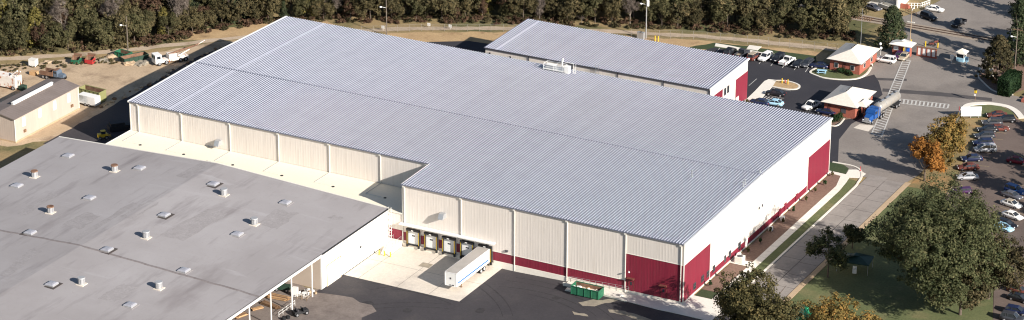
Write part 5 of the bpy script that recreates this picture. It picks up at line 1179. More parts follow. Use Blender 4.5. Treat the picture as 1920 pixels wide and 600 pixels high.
# guard booth in the tree shade, barrier, bollards, signs
GB = thing('guard_booth', 'small guard booth with pointed pale roof in the tree shade', 'booth', (1.53, 153.35)+(.03,), R(0))
MB().bb(-.9, .9, -.9, .9, 0, 1.0).build('base', mt['paleblue'], GB); MB().bb(-.85, .85, -.85, .85, 1.0, 2.2).build('windows', mt['glass'], GB)
q = MB(); hip(q, -1.0, 1.0, -1.05, 1.05, 2.25, 3.1, .35); q.build('roof', [mt['shingle'], mt['trim']], GB)
for sx in (-.9, .9):
    for sy in (-.9, .9): MB().bb(sx-.06, sx+.06, sy-.06, sy+.06, 1.0, 2.25).build('corner_post', mt['white'], GB)
for k, p in enumerate(((0.03, 150.88), (3.61, 151.18))):
    q = MB(); q.bb(-.35, .35, -.25, .25, .9, 1.9); q.tube((0, 0, 0), (0, 0, .9), .08, n=8); tag(q.build('card_reader', mt['paleblue' if k else 'trim'], loc=(p[0], p[1], .03)), ('beige box on a post left of the guard booth', 'pale blue box on a post right of the guard booth')[k], 'box')
for k, p in enumerate(((-9.38, 158.77), (-6.40, 159.11), (-12.81, 158.19), (-12.54, 152.41))):
    q = MB(); q.tube((0, 0, 0), (0, 0, 1.2), .16, n=10); q.sphere((0, 0, 1.2), (.16, .16, .12)); tag(q.build('bollard', mt['yellow'], loc=(p[0], p[1], .03)), ('yellow bollard left of the parked motorcycles', 'yellow bollard right of the parked motorcycles', 'yellow bollard behind the gate canopy', 'yellow bollard at the corner of the gate canopy')[k], 'bollard', 'yellow bollards at the gate')
for k, p in enumerate(((-8.16, 159.86), (-7.77, 161.77))):
    t = thing('motorcycle', ('dark motorcycle parked nearer the gate wall', 'dark motorcycle parked nearer the road')[k], 'motorcycle', (p[0], p[1], .03), R(25+30*k))
    for s in (-.7, .7): MB().tube((s, -.06, .32), (s, .06, .32), .32, n=12).build('wheel', mt['tyre'], t)
    q = MB(); q.bb(-.6, .5, -.14, .14, .35, .8); q.tube((.45, 0, .75), (.7, 0, .32), .05, n=6); q.build('body', mt['maroon'], t); q = MB(); q.bb(-.6, .05, -.15, .15, .8, .92); q.build('seat', mt['dark'], t); q = MB(); q.tube((.45, -.35, 1.05), (.45, .35, 1.05), .025, n=6); q.tube((.45, 0, .7), (.45, 0, 1.05), .03, n=6); q.build('handlebar', mt['steel'], t)
BB = thing('blank_billboard', 'blank white billboard on the lawn by the road corner', 'billboard', (16.00, 118.85)+(.06,), R(30))
MB().bb(-2.3, 2.3, -.12, .12, .5, 2.75).build('panel', mt['white'], BB)
for s in (-1.8, 0, 1.8): MB().bb(s-.08, s+.08, .12, .28, 0, 2.6).build('post', mt['steel'], BB)
SS = thing('stop_sign', 'red stop sign beside the blank billboard', 'sign', (13.69, 117.60)+(.05,), R(-60))
MB().tube((0, 0, 0), (0, 0, 2.5), .05, n=6).build('post', mt['steel'], SS); MB().tube((0, -.07, 2.3), (0, -.11, 2.3), .55, n=8, smooth=False).build('plate', mt['stopred'], SS)
q = MB(); q.tube((0, 0, 0), (0, 0, .06), .2, n=8); q.tube((0, 0, 0), (0, 0, 1.0), .05, n=6); tag(q.build('small_post', mt['stopred'], loc=(5.6, 78.2, .12)), 'small red post on the kerb corner by the far red wall', 'post')
TS = thing('signal_post', 'yellow signal box on a post at the road corner', 'signal', (13.30, 129.45)+(.15,), 0)
MB().tube((0, 0, 0), (0, 0, 2.6), .06, n=8).build('post', mt['rust'], TS); MB().bb(-.25, .25, -.2, .2, 1.9, 2.6).build('signal_head', mt['yellow'], TS); MB().bb(-.3, .3, -.25, .25, 2.6, 3.0).build('hood', mt['dark'], TS); MB().bb(-.25, .2, -.22, -.18, 1.2, 1.7).build('plate', mt['white'], TS)
MN = thing('stone_monument', 'pale stone monument in the planter below the conical tree', 'monument', (11.41, 145.67)+(.09,), R(10))
MB().bb(-.6, .6, -.4, .4, 0, .5).build('base', mt['walk'], MN); MB().bb(-.42, .42, -.28, .28, .5, 2.3).build('stone', mt['white'], MN)
for k, p in enumerate(((-29.75, 119.01), (-28.29, 119.01), (-29.24, 119.68))):
    q = MB(); q.tube((0, 0, 0), (0, 0, 1.2 if k < 2 else .7), .12, n=10); q.tube((0, 0, .4), (0, 0, .55), .15, n=10); tag(q.build('bollard', mt['yellow' if k < 2 else 'red_bin'], loc=(p[0], p[1], .145)), ('yellow bollard on the lot island, left of the two', 'yellow bollard on the lot island, right of the two', 'red hydrant between the two bollards on the lot island')[k], 'hydrant' if k == 2 else 'bollard')
AC = thing('air_conditioner', 'white air conditioner standing on a concrete pad by the end wall', 'air conditioner', (1.9, 22.7, .07))
MB().bb(-.8, .8, -.8, .8, .05, 1.3).build('casing', mt['trim'], AC); MB().tube((0, 0, 1.3), (0, 0, 1.36), .6, n=16).build('fan_grille', mt['darktrim'], AC); MB().bb(-.83, -.8, -.6, .6, .2, 1.1).build('louvre', mt['steel'], AC)
for k, y in enumerate((24.2, 40, 46)):
    q = MB(); q.bb(-.35, .35, -.45, .45, 0, .7); q.bb(-.3, .3, -.4, .4, .7, .85); tag(q.build('utility_box', mt['white'], loc=(.75+(k > 0)*.4, y+(k == 0)*.6, .07)), ('small white box right behind the air conditioner', 'small white utility box low at the end wall below the two vents', 'small white utility box by the end wall among the shrubs')[k], 'box')
# poles
def pole(p, hh, label, m='pole', arms=0, lamp=True, xf=False, r=.16):
    t = thing('utility_pole', label, 'pole', (p[0], p[1], 0)); MB().tube((0, 0, -.1), (0, 0, hh), r, r*.65, n=10).build('shaft', mt[m], t)
    for k in range(arms): MB().bb(-1.2, 1.2, -.06, .06, hh-.6-.9*k, hh-.45-.9*k).build('crossarm', mt['wood_dark'], t)
    if lamp:
        q = MB(); q.tube((0, 0, hh-2.4), (-.9, -.8, hh-2.0), .04, n=6); q.sphere((-1.05, -.9, hh-2.05), (.34, .28, .2)); q.build('lamp', mt['lamp'], t)
    if xf:
        q = MB(); q.tube((.42, -.2, hh-2.6), (.42, -.2, hh-1.2), .34, n=12); q.build('transformer', mt['white'], t)
    return t
pole((-126.65, 103.83), 9.5, 'dark wooden pole with lamp behind the striped roof', 'pole')
pole((-70.71, 131.98), 11.0, 'pale pole with white transformer behind the rear warehouse', 'steel', 1, True, True)
pole((-174.80, 64.52), 9.0, 'thin dark pole with lamp above the containers in the yard', 'pole')
pole((15.06, 152.08), 11.0, 'dark pole beside the hedge at the right edge', 'pole', 1)
LPt = thing('street_lamp', 'pale yellow street lamp pole beside the railway crossing', 'street lamp', (-13.30, 158.78)+(0,))
MB().tube((0, 0, 0), (0, 0, 8.4), .11, .07, n=8).build('shaft', mt['tan_path'], LPt); MB().bb(-1.0, .9, -.12, .12, 5.4, 5.6).build('sign_arm', mt['trim'], LPt); q = MB(); q.tube((0, 0, 8.4), (.0, .9, 8.7), .05, n=6); q.sphere((0, 1.0, 8.7), (.3, .4, .12)); q.build('lamp', mt['lamp'], LPt)
for k, p in enumerate(((-16.68, 148.06), (-17.86, 150.79))):
    q = MB(); q.tube((0, 0, 0), (0, 0, 1.4), .05, n=6); q.sphere((0, 0, 1.7), (.35, .35, .35), 10, 8); tag(q.build('globe_lamp', mt['lamp'], loc=(p[0], p[1], .03)), ('lower white globe lamp behind the white vehicle', 'upper white globe lamp behind the white vehicle')[k], 'lamp')
for k, p in enumerate(((-72.07, 131.24), (-71.34, 131.20))):
    q = MB(); q.bb(-.5, .5, -.4, .4, 0, 1.6); q.bb(-.55, .55, -.45, .45, 1.6, 1.7); tag(q.build('meter_cabinet', mt['steel'], loc=(p[0], p[1], 0)), ('left grey cabinet at the foot of the transformer pole', 'right grey cabinet at the foot of the transformer pole')[k], 'cabinet')
for k, p in enumerate(((-67.97, 131.30), (-67.14, 131.33))):
    q = MB(); q.tube((0, 0, 0), (0, 0, 1.3), .15, n=8); q.sphere((0, 0, 1.3), (.15, .15, .1)); tag(q.build('bollard', mt['yellow'], loc=(p[0], p[1], 0)), ('left', 'right')[k]+' yellow bollard just behind the rear warehouse roof', 'bollard')
q = MB()
for k, p in enumerate(((-120.55, 113.70), (-115.41, 115.16), (-129.39, 106.71))):
    q = MB(); q.bb(-.4, .4, -.05, .05, .5, 1.2); q.tube((0, .08, 0), (0, .08, 1.0), .04, n=6); tag(q.build('small_sign', mt['white'], loc=(p[0], p[1], 0)), ('white square sign beside the gravel track, upper one', 'white square sign at the near side of the gravel track', 'white square sign beside the dark wooden pole')[k], 'sign')
mt['fence_post'] = M('weathered_galvanised', (.34, .31, .27), (.26, .23, .20), 2, .6, .3)
# chain link fence along the track
def chain_fence(pts, label, hh=2.2, step=2.75):
    t = thing('chain_link_fence', label, 'fence', (pts[0][0], pts[0][1], 0)); o0 = Vector((*pts[0], 0)); w = MB()
    for a, b in zip(pts, pts[1:]):
        A, Bv = Vector((*a, 0)), Vector((*b, 0)); n_ = max(1, round((Bv-A).length/step))
        for k in range(n_):
            p = A.lerp(Bv, k/n_)-o0; MB().tube(p, p+Vector((0, 0, hh)), .045, n=6).build('post', mt['fence_post'], t)
        MB().tube(A-o0+Vector((0, 0, hh-.05)), Bv-o0+Vector((0, 0, hh-.05)), .022, n=5).build('rail', mt['fence_post'], t)
        L_ = (Bv-A).length; d = (Bv-A)/L_; m_ = int(L_/.5)
        for k in range(m_):
            s0 = d*(L_*k/m_)+A-o0
            for sg in (1, -1):
                e0 = s0+Vector((0, 0, .05 if sg > 0 else hh-.1)); e1 = s0+d*1.6+Vector((0, 0, hh-.1 if sg > 0 else .05))
                if (e1-(A-o0)).dot(d) < L_: w.tube(e0, e1, .007, n=3, cap=False)
    tag(w.build('wire_mesh', mt['mesh'], t), kind='stuff')
chain_fence([(-74, 130.6), (-70.3, 132.2), (-60.3, 136.7), (-54, 138.6), (-47.6, 140), (-37.6, 142.3), (-28.8, 144.2), (-22, 146)], 'chain link fence between the dry grass and the gravel track on the right')
chain_fence([(-133, 102.5), (-121, 110.8), (-106, 118.6), (-95, 124)], 'chain link fence along the gravel track left of the rear warehouse', 1.8)
chain_fence([(-172.6, 4.2), (-165, 4.2)], 'short wire fence before the near end of the shed', 1.6)
# building at the top edge
TB = thing('trackside_building', 'white building with grey blue roof at the top edge beside the tracks', 'building', (-34, 182, 0))
MB().bb(0, 9.2, 0, 9, 0, 3.4).build('wall', mt['white'], TB); q = MB(); q.bb(-6, 8.9, -1.6, 10, 3.0, 3.15); q.build('roof', paint('slateroof', (.09, .10, .14), .6), TB)
MB().bb(8.9, 9.3, -1.4, 6, 0, 5.2).build('end_wall', mt['white'], TB)
for k in range(3): MB().bb(9.3, 9.34, -.6+k*.8, -.1+k*.8, 3.6, 4.4).build('window', mt['glass'], TB)
for k in range(4): MB().bb(9.4, 11.5, .3+k*.4, .7+k*.4, 0, 1.2-.28*k).build('step', mt['brickred'], TB)
fence_run('porch_railing', 'white porch railing and wall right of the trackside building', [(-23.5, 183), (-20.2, 184.5), (-19, 188)], 1.3, mt['white'], 2, .8, .09)
fence_run('timber_railing', 'brown timber railing along the kerb at the top edge', [(-22.5, 180.5), (-18.8, 178.2)], 1.0, mt['wood_dark'], 2, 1.0, .07)
q = MB(); q.bb(-2.2, 2.2, -1, 1, .35, .5); q.bb(-2.2, 2.2, -1, -.95, .5, 1.2); q.bb(-2.2, 2.2, .95, 1, .5, 1.2); q.bb(-1.8, -1.6, -.8, .8, 0, .35); q.bb(1.6, 1.8, -.8, .8, 0, .35); tag(q.build('flat_trailer', mt['trim'], loc=(-27.2, 180.0, .02), rz=-.35), 'pale flat trailer between the grey sedan and the white building', 'trailer')
# pallets of bricks at the right edge
for k in range(6):
    for j in range(2):
        t = thing('brick_pallet', 'pallet of stacked red bricks beside the pale path at the right edge', 'brick pallet', (23.6+j*2.6, 134.5+k*2.0, .0), 0, 'brick pallets at the right edge')
        MB().bb(-.85, .85, -.7, .7, .12, .75).build('brick_stack', mt['brickred'], t); MB().bb(-.85, .85, -.7, .7, 0, .12).build('pallet', mt['wood_dark'], t)
sheet('brick_yard', [(21.5, 132.5), (40, 128), (40, 160), (22.5, 160)], .012, mt['tan_path'])
# tarpaulin roof in the shade and green tarpaulin at the bottom
GT = thing('green_tent', 'dark green canopy tent in the deep shade beside the street', 'tent', (23.08, 30.37)+(.03,), R(8))
q = MB(); hip(q, -3.2, 3.2, -2.2, 2.2, 2.3, 3.3, .1); q.build('canopy', [mt['dkgreen'], mt['dkgreen']], GT)
for sx in (-3.1, 3.1):
    for sy in (-2.1, 2.1): MB().tube((sx, sy, 0), (sx, sy, 2.2), .05, n=6).build('pole', mt['steel'], GT)
q = MB(); q.bb(-.4, .4, -.3, .3, 0, .9); q.bb(-.4, .4, .25, .3, .9, 1.4); tag(q.build('shaded_bench', mt['steel_white'], loc=(23.73, 28.72)+(.03,), rz=.3), 'pale bench glimpsed under the dark green tent', 'bench')
GP = thing('green_awning', 'bright green pitched awning poking out at the bottom edge', 'awning', (24.45, 0.95)+(0,), R(20))
q = MB(); q.loft([[(-1.5, y, 2.6), (0, y, 4.0), (1.5, y, 2.6)] for y in (-3, 2.4)], caps=True); q.build('canopy', M('bright_green_cloth', (.03, .30, .13), (.04, .36, .17), 1, .6), GP, fix=True)
for sx in (-1.4, 1.4):
    for sy in (-2.8, 2.2): MB().tube((sx, sy, 0), (sx, sy, 2.6), .05, n=6).build('pole', mt['steel'], GP)

# ------------------------------------------------------------------ trees and shrubs
mt['leaf_dark'] = leafmat('dark_green_leaves', (.030, .038, .016), (.085, .092, .040), (.15, .14, .066))
mt['leaf_olive'] = leafmat('olive_leaves', (.045, .044, .018), (.115, .10, .040), (.20, .15, .06))
mt['leaf_brown'] = leafmat('brown_green_leaves', (.042, .040, .020), (.105, .088, .042), (.17, .125, .062))
mt['leaf_autumn'] = leafmat('autumn_leaves', (.10, .085, .026), (.25, .165, .05), (.38, .20, .055))
mt['leaf_orange'] = leafmat('orange_leaves', (.19, .09, .022), (.38, .165, .04), (.48, .23, .06))
mt['leaf_wood'] = leafmat('wood_green_leaves', (.044, .045, .020), (.108, .10, .046), (.17, .145, .068))
mt['leaf_woodolive'] = leafmat('wood_olive_leaves', (.052, .047, .022), (.13, .108, .052), (.20, .15, .07))
mt['leaf_ever'] = leafmat('evergreen_needles', (.022, .034, .016), (.055, .068, .032), (.09, .10, .048))
mt['leaf_gold'] = leafmat('gold_leaves', (.085, .075, .022), (.17, .145, .042), (.24, .19, .055))
mt['leaf_rust'] = leafmat('rust_leaves', (.055, .032, .022), (.12, .072, .044), (.165, .10, .06))
mt['twig'] = leafmat('bare_twigs', (.075, .058, .048), (.15, .12, .10), (.19, .16, .13), .05)
mt['leaf_hedge'] = leafmat('hedge_leaves', (.012, .03, .012), (.03, .06, .022), (.05, .08, .03))

def crown_arrays(seed, shape, rx, rzz, cz, ncl, nl, ls, asp=1.0, cr=.9, ry=None):
    r = np.random.RandomState(seed); ry = ry or rx
    d = r.normal(size=(ncl, 3)); d /= np.linalg.norm(d, axis=1)[:, None]
    if shape == 'round':
        nb = int(min(30, max(7, ncl/20)))                    # boughs, each a leafy lobe with gaps between
        bd = r.normal(size=(nb, 3)); bd[:, 2] = bd[:, 2]*.9+.15; bd /= np.linalg.norm(bd, axis=1)[:, None]
        bc = bd*r.uniform(.38, .74, nb)[:, None]; bq = r.uniform(.26, .48, nb)
        a_ = r.choice(nb, ncl, p=bq**2/np.sum(bq**2))
        c = (bc[a_] + d*(bq[a_]*r.uniform(.35, 1, ncl)**.45)[:, None])*np.array([rx, ry, rzz])*1.1
        out = d + bd[a_]*.6; out /= np.linalg.norm(out, axis=1)[:, None]
        low = c[:, 2] < -rzz*.55; c[low, 2] *= .6
        c[:, 2] += cz
    else:
        t = r.uniform(0, 1, ncl)**(1.25 if shape == 'cone' else .9)
        pw = .85 if shape == 'cone' else .42
        rad = (1-t)**pw*r.uniform(.35, 1, ncl)**.5*(1+.18*np.sin(t*23+r.uniform(0, 6)))
        a = r.uniform(0, 2*np.pi, ncl)
        c = np.stack([np.cos(a)*rad*rx, np.sin(a)*rad*ry, cz-rzz+2*rzz*t], 1)
        out = np.stack([np.cos(a), np.sin(a), .45*np.ones(ncl)], 1)
    csz = r.uniform(.45, 1.35, ncl)*cr
    N = ncl*nl
    cc = np.repeat(c, nl, 0); oo = np.repeat(out, nl, 0)
    off = r.normal(size=(N, 3)); off /= np.maximum(1e-6, np.linalg.norm(off, axis=1))[:, None]; off *= (r.uniform(0, 1, N)**.45)[:, None]
    pos = cc + off*np.repeat(csz, nl)[:, None]*np.array([1, 1, .75])
    pos[:, 2] = np.maximum(pos[:, 2], .25)
    nrm = oo*.55 + off*.8 + np.array([0, 0, .45]) + r.normal(size=(N, 3))*.55
    nrm /= np.linalg.norm(nrm, axis=1)[:, None]
    tv = np.cross(nrm, r.normal(size=(N, 3))); tv /= np.maximum(1e-6, np.linalg.norm(tv, axis=1))[:, None]; bv = np.cross(nrm, tv)
    s = ls*r.uniform(.55, 1.3, N)[:, None]
    V = np.stack([pos-tv*s*.5-bv*s*.5*asp*.4, pos+tv*s*.1-bv*s*.5*asp, pos+tv*s*.55+bv*s*.1*asp, pos-tv*s*.05+bv*s*.5*asp], 1).reshape(-1, 3)
    return V
def quads_mesh(name, V, mat):
    me = bpy.data.meshes.new(name); n = len(V)//4
    me.vertices.add(len(V)); me.vertices.foreach_set('co', V.astype(np.float32).ravel())
    me.loops.add(len(V)); me.loops.foreach_set('vertex_index', np.arange(len(V), dtype=np.int32))
    me.polygons.add(n); me.polygons.foreach_set('loop_start', np.arange(0, len(V), 4, dtype=np.int32)); 
    me.materials.append(mat); me.update(calc_edges=True); me.validate(); return me
def trunk_mesh(seed, r, hh, cz, rx, rzz, mat, limbs=7, twigs=0):
    rg = random.Random(seed); b = MB(); n = 4; P = [Vector((0, 0, -.15))]
    for k in range(1, n+1): P.append(Vector((rg.uniform(-.1, .1)*rx*.3*k/n, rg.uniform(-.1, .1)*rx*.3*k/n, hh*k/n)))
    for k in range(n): b.tube(P[k], P[k+1], r*(1.15-.75*k/n), r*(1.15-.75*(k+1)/n), n=8, cap=False)
    for k in range(limbs):
        a = 2*math.pi*k/limbs+rg.uniform(-.4, .4); z0 = hh*rg.uniform(.35, .85); s = P[min(n, int(z0/hh*n))].copy(); s.z = z0
        e = Vector((math.cos(a)*rx*rg.uniform(.5, .75), math.sin(a)*rx*rg.uniform(.5, .75), cz+rzz*rg.uniform(-.2, .6)))
        m_ = s.lerp(e, .5)+Vector((0, 0, -.08*rx)); b.tube(s, m_, r*.42, r*.28, n=6, cap=False); b.tube(m_, e, r*.28, r*.09, n=6, cap=False)
        for j in range(twigs):
            t0 = m_.lerp(e, rg.uniform(0, 1)); d = Vector((rg.uniform(-1, 1), rg.uniform(-1, 1), rg.uniform(.2, 1.2)))*rx*.3; b.tube(t0, t0+d, r*.1, r*.03, n=4, cap=False)
    me = b.mesh('trunk'); me.materials.append(mat); return me
def tree(name, label, pos, seed, shape, rx, rzz, cz, ncl, nl, ls, leaf, bark='bark', group=None, tr=.28, asp=1.0, cr=.9, limbs=7, ry=None, rz=0, twigs=0, cat='tree'):
    t = thing(name, label, cat, put(pos[0], pos[1], 0), rz, group)
    for nm, me in (('trunk', trunk_mesh(seed, tr, cz+rzz*.35, cz, rx, rzz, mt[bark], limbs, twigs)), ('crown', quads_mesh('crown', crown_arrays(seed, shape, rx, rzz, cz, ncl, nl, ls, asp, cr, ry), mt[leaf]))):
        o = bpy.data.objects.new(nm, me); COL.objects.link(o); o.parent = t
    return t
# foreground and roadside trees: position on the ground, crown radius, half height, centre height
tree('shade_tree', 'huge dark green shade tree covering the lower right lawn', (41.59, 23.87), 1, 'round', 13.0, 10.9, 11.5, 1500, 60, .33, 'leaf_dark', tr=.55, cr=1.35, limbs=11)
tree('shade_tree', 'broad brownish green tree leaning over the car park, right of the huge dark one', (50.65, 29.85), 2, 'round', 8.2, 7.2, 8.2, 460, 56, .33, 'leaf_brown', tr=.4, cr=1.2, limbs=9)
tree('shade_tree', 'brown tinged tree low in front of the huge dark tree', (48.37, 20.52), 12, 'round', 5.6, 4.8, 5.6, 240, 50, .32, 'leaf_brown', tr=.3, cr=1.0)
tree('shade_tree', 'olive tree with golden tips at the bottom edge before the red corner', (20.41, -11.19), 3, 'round', 8.7, 6.9, 8.8, 560, 56, .32, 'leaf_olive', tr=.4, cr=1.15, limbs=9)
tree('shade_tree', 'golden brown tree cut by the bottom edge, right of the green awning', (35.05, -5.32), 4, 'round', 7.8, 4.8, 6.0, 340, 48, .36, 'leaf_autumn', tr=.35, cr=1.1)
tree('young_tree', 'small dark round tree standing beside the street', (19.01, 39.54), 5, 'round', 2.7, 3.1, 3.4, 110, 44, .28, 'leaf_dark', tr=.12, cr=.6)
tree('young_tree', 'loose grey green tree overhanging the street left of the dark tent', (19.88, 24.37), 6, 'round', 3.9, 4.6, 5.4, 170, 44, .31, 'leaf_dark', tr=.18, cr=.8)
tree('roadside_tree', 'green and orange autumn tree beside the road ladder', (17.81, 95.39), 7, 'round', 5.7, 4.7, 4.7, 320, 46, .33, 'leaf_autumn', tr=.3, cr=1.0)
tree('roadside_tree', 'vivid orange tree by the lawn, left of the parked cars', (19.57, 79.35), 8, 'round', 4.2, 4.6, 4.9, 200, 46, .31, 'leaf_orange', tr=.2, cr=.8)
tree('roadside_tree', 'low orange brown tree behind the vivid orange one', (20.52, 87.24), 18, 'round', 3.4, 2.8, 3.0, 120, 40, .32, 'leaf_autumn', tr=.16, cr=.8)
tree('conical_tree', 'brown conical tree in the planter at the road corner', (13.18, 145.03), 9, 'egg', 4.2, 5.0, 5.8, 230, 38, .36, 'leaf_brown', tr=.25, cr=.75)
tree('gate_tree', 'dark green tree behind the gate canopy', (-16.44, 154.52), 10, 'egg', 3.6, 4.6, 5.4, 190, 40, .34, 'leaf_ever', tr=.22, cr=.8)
tree('tall_evergreen', 'tall dark evergreen at the right edge above the conical tree', (13.88, 157.56), 11, 'cone', 4.4, 8.2, 8.8, 230, 38, .36, 'leaf_ever', tr=.25, cr=.8)
tree('tall_evergreen', 'dark evergreen cut by the right edge', (13.29, 167.66), 13, 'cone', 4.5, 7.5, 8.0, 230, 38, .36, 'leaf_ever', tr=.25, cr=.8)
tree('tall_evergreen', 'dark evergreen cut by the top right corner', (5.00, 191.56), 14, 'cone', 4.5, 6.5, 7.0, 200, 38, .36, 'leaf_ever', tr=.25, cr=.8)
# hedge, box-shaped
hr = np.random.RandomState(3); n_ = 9000
pp = hr.uniform(-1, 1, (n_, 3)); ax = hr.randint(0, 3, n_); sg = np.where(hr.rand(n_) < .5, -1, 1); sel = hr.rand(n_) < .8
pp[np.arange(n_)[sel], ax[sel]] = (sg[sel]*hr.uniform(.86, 1.05, sel.sum()))
P_ = pp*np.array([1.5, 3.6, 2.0])+np.array([0, 0, 2.15]); nr_ = pp+hr.normal(size=(n_, 3))*.7; nr_ /= np.linalg.norm(nr_, axis=1)[:, None]
tv = np.cross(nr_, hr.normal(size=(n_, 3))); tv /= np.linalg.norm(tv, axis=1)[:, None]; bv = np.cross(nr_, tv); s_ = .16
V = np.stack([P_-tv*s_, P_-bv*s_, P_+tv*s_, P_+bv*s_], 1).reshape(-1, 3)
HD = thing('clipped_hedge', 'dark green clipped hedge block at the right edge below the conical tree', 'hedge', (18.15, 139.04)+(.05,), R(-4))
o = bpy.data.objects.new('foliage', quads_mesh('foliage', V, mt['leaf_hedge'])); COL.objects.link(o); o.parent = HD
MB().bb(-1.2, 1.2, -3.2, 3.2, .05, 3.7).build('branches', mt['dkgreen'], HD)
def shrub(pos, r, hh, label, leaf='leaf_hedge', seed=1, group=None, z=.06):
    t = thing('shrub', label, 'shrub', (pos[0], pos[1], z), 0, group)
    o = bpy.data.objects.new('foliage', quads_mesh('foliage', crown_arrays(seed, 'round', r, hh*.5, hh*.52, 40, 26, .17, 1, r*.35), mt[leaf])); COL.objects.link(o); o.parent = t
    q = MB(); q.tube((0, 0, -.05), (0, 0, hh*.5), .05, .03, n=6); q.build('stem', mt['bark'], t)
for k, p in enumerate(((-20.21, 131.77), (-17.95, 131.78))): shrub(p, 1.25, 1.35, ('left', 'right')[k]+' round green shrub before the larger gatehouse', 'leaf_hedge', 30+k, z=.14)
for k, p in enumerate(((-10.13, 101.75), (-9.54, 102.81), (-9.39, 104.36))): shrub(p, 1.2, 1.4, ('left', 'middle', 'right')[k]+' shrub in the bed before the gatehouse with the porch', 'leaf_hedge', 40+k, z=.12)
yy = [9.5, 14.5, 27.5, 33, 39, 44.5, 51, 57, 62.5, 67, 72.5]
for k, y in enumerate(yy):
    shrub((1.5+(k % 2)*.4, y), .33, 1.3, 'slim young shrub in the mulch along the end wall, %s from the near corner' % ('first', 'second', 'third', 'fourth', 'fifth', 'sixth', 'seventh', 'eighth', 'ninth', 'tenth', 'eleventh')[k], 'leaf_olive' if k % 3 else 'leaf_hedge', 50+k)
for k, p in enumerate(((12.21, 143.70), (10.87, 144.58), (13.77, 142.17), (16.20, 139.55))): shrub(p, .8, 1.0, 'low shrub in the planter, %s' % ('right before the monument', 'left of the monument', 'right of the monument', 'at the foot of the hedge')[k], 'leaf_autumn' if k % 2 == 0 else 'leaf_brown', 70+k, z=.09)
for k in range(6): shrub((-31.6+.9*(k % 2), 99.5+k*1.1), .6, .8, 'low shrub in the strip at the red end of the rear warehouse', 'leaf_olive', 80+k, 'shrubs at the rear warehouse end', z=.05)
# trees standing outside the right edge whose shadows cross the car park and the road
for k, (x, y, rx, rzz, cz) in enumerate(((48, 82, 5.8, 5.5, 7), (44, 96, 5, 5, 7), (60, 72, 5, 5, 6), (44, 114, 4.5, 5, 6), (57, 90, 5, 5, 7))):
    tree('car_park_tree', 'leafy tree standing right of the car park, casting shade over it', (x, y), 90+k, 'round', rx, rzz, cz, 130, 34, .42, 'leaf_brown', tr=.25, cr=1.0, group='trees right of the car park')
for k, (x, y, rx, rzz, cz) in enumerate(((26, 186, 6, 7, 8.5), (32, 198, 6, 8, 9.5), (24, 205, 6, 8, 9.5), (40, 190, 6, 8, 9), (22, 170, 3.5, 5, 6), (36, 176, 5, 6, 7.5), (24, 158, 3.4, 5, 6))):
    tree('roadside_wood_tree', 'dark tree along the road beyond the right edge, shading the crossing', (x, y), 110+k, 'round', rx, rzz, cz, 150, 34, .45, 'leaf_wood', tr=.3, cr=1.1, group='trees along the far road')

# the wood behind the site: prototypes copied along the edge
KINDS = [
 ('wood_broadleaf', 'dark green broadleaf tree in the wood behind the site', 'dark broadleaf trees of the wood', 'round', 5.0, 5.8, 6.0, 220, 36, .35, 'leaf_wood', 'bark', 1.0),
 ('wood_broadleaf', 'olive broadleaf tree in the wood behind the site', 'olive broadleaf trees of the wood', 'round', 4.8, 5.0, 5.3, 200, 36, .34, 'leaf_woodolive', 'bark', 1.0),
 ('wood_evergreen', 'dark pointed evergreen in the wood behind the site', 'dark evergreens of the wood', 'cone', 3.1, 5.8, 6.0, 160, 36, .32, 'leaf_ever', 'bark', 1.0),
 ('wood_brown_tree', 'rusty brown tree in the wood behind the site', 'rusty trees of the wood', 'round', 3.8, 4.6, 5.0, 140, 32, .33, 'leaf_rust', 'bark_pale', 1.0),
 ('bare_tree', 'bare grey twiggy tree in the wood behind the site', 'bare trees of the wood', 'round', 3.2, 5.0, 6.2, 100, 26, .75, 'twig', 'bark_pale', .10),
 ('wood_gold_tree', 'yellow leaved tree in the wood behind the site', 'yellow trees of the wood', 'egg', 2.6, 5.0, 5.8, 100, 34, .36, 'leaf_gold', 'bark_pale', 1.0),
 ('wood_brown_tree', 'mottled brown tree in the wood behind the site', 'mottled trees of the wood', 'round', 4.3, 5.2, 5.4, 170, 36, .34, 'leaf_brown', 'bark', 1.0),
]
proto = {}
def wood_tree(k, x, y, sc, rz, var, row):
    nm, lb, gp, shp, rx, rzz, cz, ncl, nl, ls, lf, bk, asp = KINDS[k]
    key = (k, var)
    if key not in proto:
        proto[key] = tree(nm, lb, (x, y), 200+k*10+var, shp, rx, rzz, cz, ncl, nl, ls, lf, bk, gp, .17, asp, .85, 6, twigs=10 if k == 4 else 1)
        o = proto[key]
    else: o = copy_tree(proto[key])
    o.location = (x, y, -.05); o.rotation_euler[2] = rz; o.scale = (sc*rng.uniform(.9, 1.12),)*2 + (sc*rng.uniform(.92, 1.15),)
    if True:
        sec = ('behind the dirt yard' if x < -150 else 'behind the big striped roof' if x < -96 else 'behind the rear warehouse' if x < -56 else 'near the railway')
        o['label'] = lb.replace('in the wood behind the site', ('at the edge of' if row == 0 else 'in the second row of' if row == 1 else 'deep in')+' the wood '+sec)
    return o
edge = [(-236, 20), (-214, 38), (-200, 49.5), (-190, 57), (-179, 65.5), (-170, 77), (-166, 88), (-156, 98.5), (-145, 106), (-133, 112.5), (-107, 126), (-88, 134), (-69, 141.5), (-56, 146), (-38, 151), (-26, 155)]
def along(t):
    L_ = [0]
    for a, b in zip(edge, edge[1:]): L_.append(L_[-1]+math.dist(a, b))
    s = t*L_[-1]
    for i in range(len(edge)-1):
        if s <= L_[i+1]:
            f = (s-L_[i])/(L_[i+1]-L_[i]); a, b = edge[i], edge[i+1]; d = Vector((b[0]-a[0], b[1]-a[1])).normalized()
            return Vector((a[0]+(b[0]-a[0])*f, a[1]+(b[1]-a[1])*f)), Vector((-d.y, d.x))
    return Vector(edge[-1]), Vector((-.3, .95))
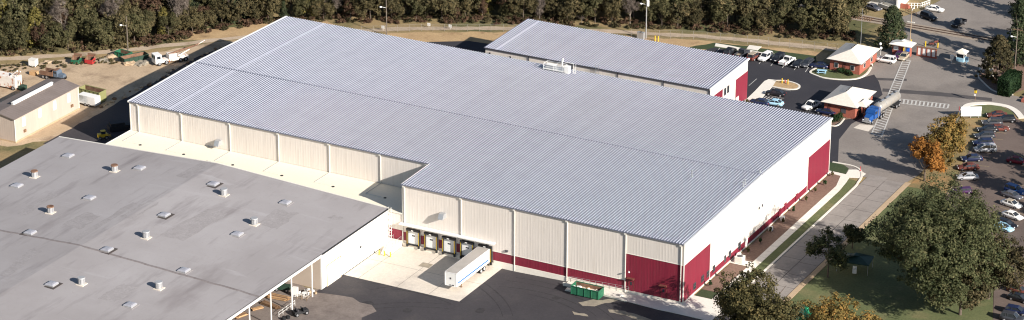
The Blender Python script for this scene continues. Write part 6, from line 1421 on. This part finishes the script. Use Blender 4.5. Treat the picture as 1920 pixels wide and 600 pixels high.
def mix_at(t, row):
    u = rng.random()
    if t < .28: w = [.46, .32, .01, .06, .03, .06, .06]
    elif t < .48: w = [.26, .30, .09, .14, .12, .04, .05]
    elif t < .72: w = [.16, .22, .03, .22, .14, .02, .21]
    else: w = [.40, .32, .02, .02, .04, .00, .20]
    s = 0
    for i, x in enumerate(w):
        s += x
        if u <= s: return i
    return 0
rows = [(1.6, 64, .62), (4.5, 58, .86), (8.5, 54, 1.02), (13.5, 46, 1.12), (19.5, 40, 1.18), (27, 30, 1.22)]
for row, (off, cnt, sc) in enumerate(rows):
    for i in range(cnt):
        t = min(.999, max(0, (i+.5+rng.uniform(-.35, .35))/cnt)); p, nn = along(t)
        p = p+nn*(off+rng.uniform(-1.4, 1.4)); k = mix_at(t, row)
        if p.y > 168 or (p.x > -24 and p.y < 163): continue
        wood_tree(k, p.x, p.y, sc*rng.uniform(.68, 1.28), rng.uniform(0, 6.28), rng.randint(0, 1), row)
# brush along the foot of the wood
br = np.random.RandomState(8); VV = {'leaf_rust': [], 'leaf_brown': [], 'leaf_woodolive': []}
for i in range(700):
    t = br.rand(); p, nn = along(t); p = p+nn*br.uniform(-1.6, 4.5); r_ = br.uniform(.6, 1.5); hh = r_*br.uniform(.6, 1.3)
    kk = 'leaf_woodolive' if t < .3 and br.rand() < .75 else ('leaf_rust' if br.rand() < .55 else 'leaf_brown')
    v = crown_arrays(900+i, 'round', r_, hh*.6, hh*.5, 10, 16, .30, 1, .4)+np.array([p.x, p.y, 0]); VV[kk].append(v)
for kk, v in VV.items():
    o = bpy.data.objects.new('underbrush', quads_mesh('underbrush', np.concatenate(v), mt[kk])); COL.objects.link(o)
    tag(o, {'leaf_rust': 'rusty brush along the foot of the wood', 'leaf_brown': 'brown brush along the foot of the wood', 'leaf_woodolive': 'olive weeds along the foot of the wood'}[kk], 'brush', kind='stuff')
# weeds on the verge before the track at the left
v = []
for i in range(120):
    t = br.rand(); a = Vector((-212, 34)).lerp(Vector((-176, 61)), t)+Vector((br.uniform(.5, 4.5), -br.uniform(1.5, 6)))
    r_ = br.uniform(.3, .8); v.append(crown_arrays(1400+i, 'round', r_, r_*.4, r_*.3, 6, 12, .26, 1, .3)+np.array([a.x, a.y, 0]))
o = bpy.data.objects.new('weeds', quads_mesh('weeds', np.concatenate(v), mt['leaf_woodolive'])); COL.objects.link(o); tag(o, 'low weeds between the gravel track and the dirt yard', 'weeds', kind='stuff')
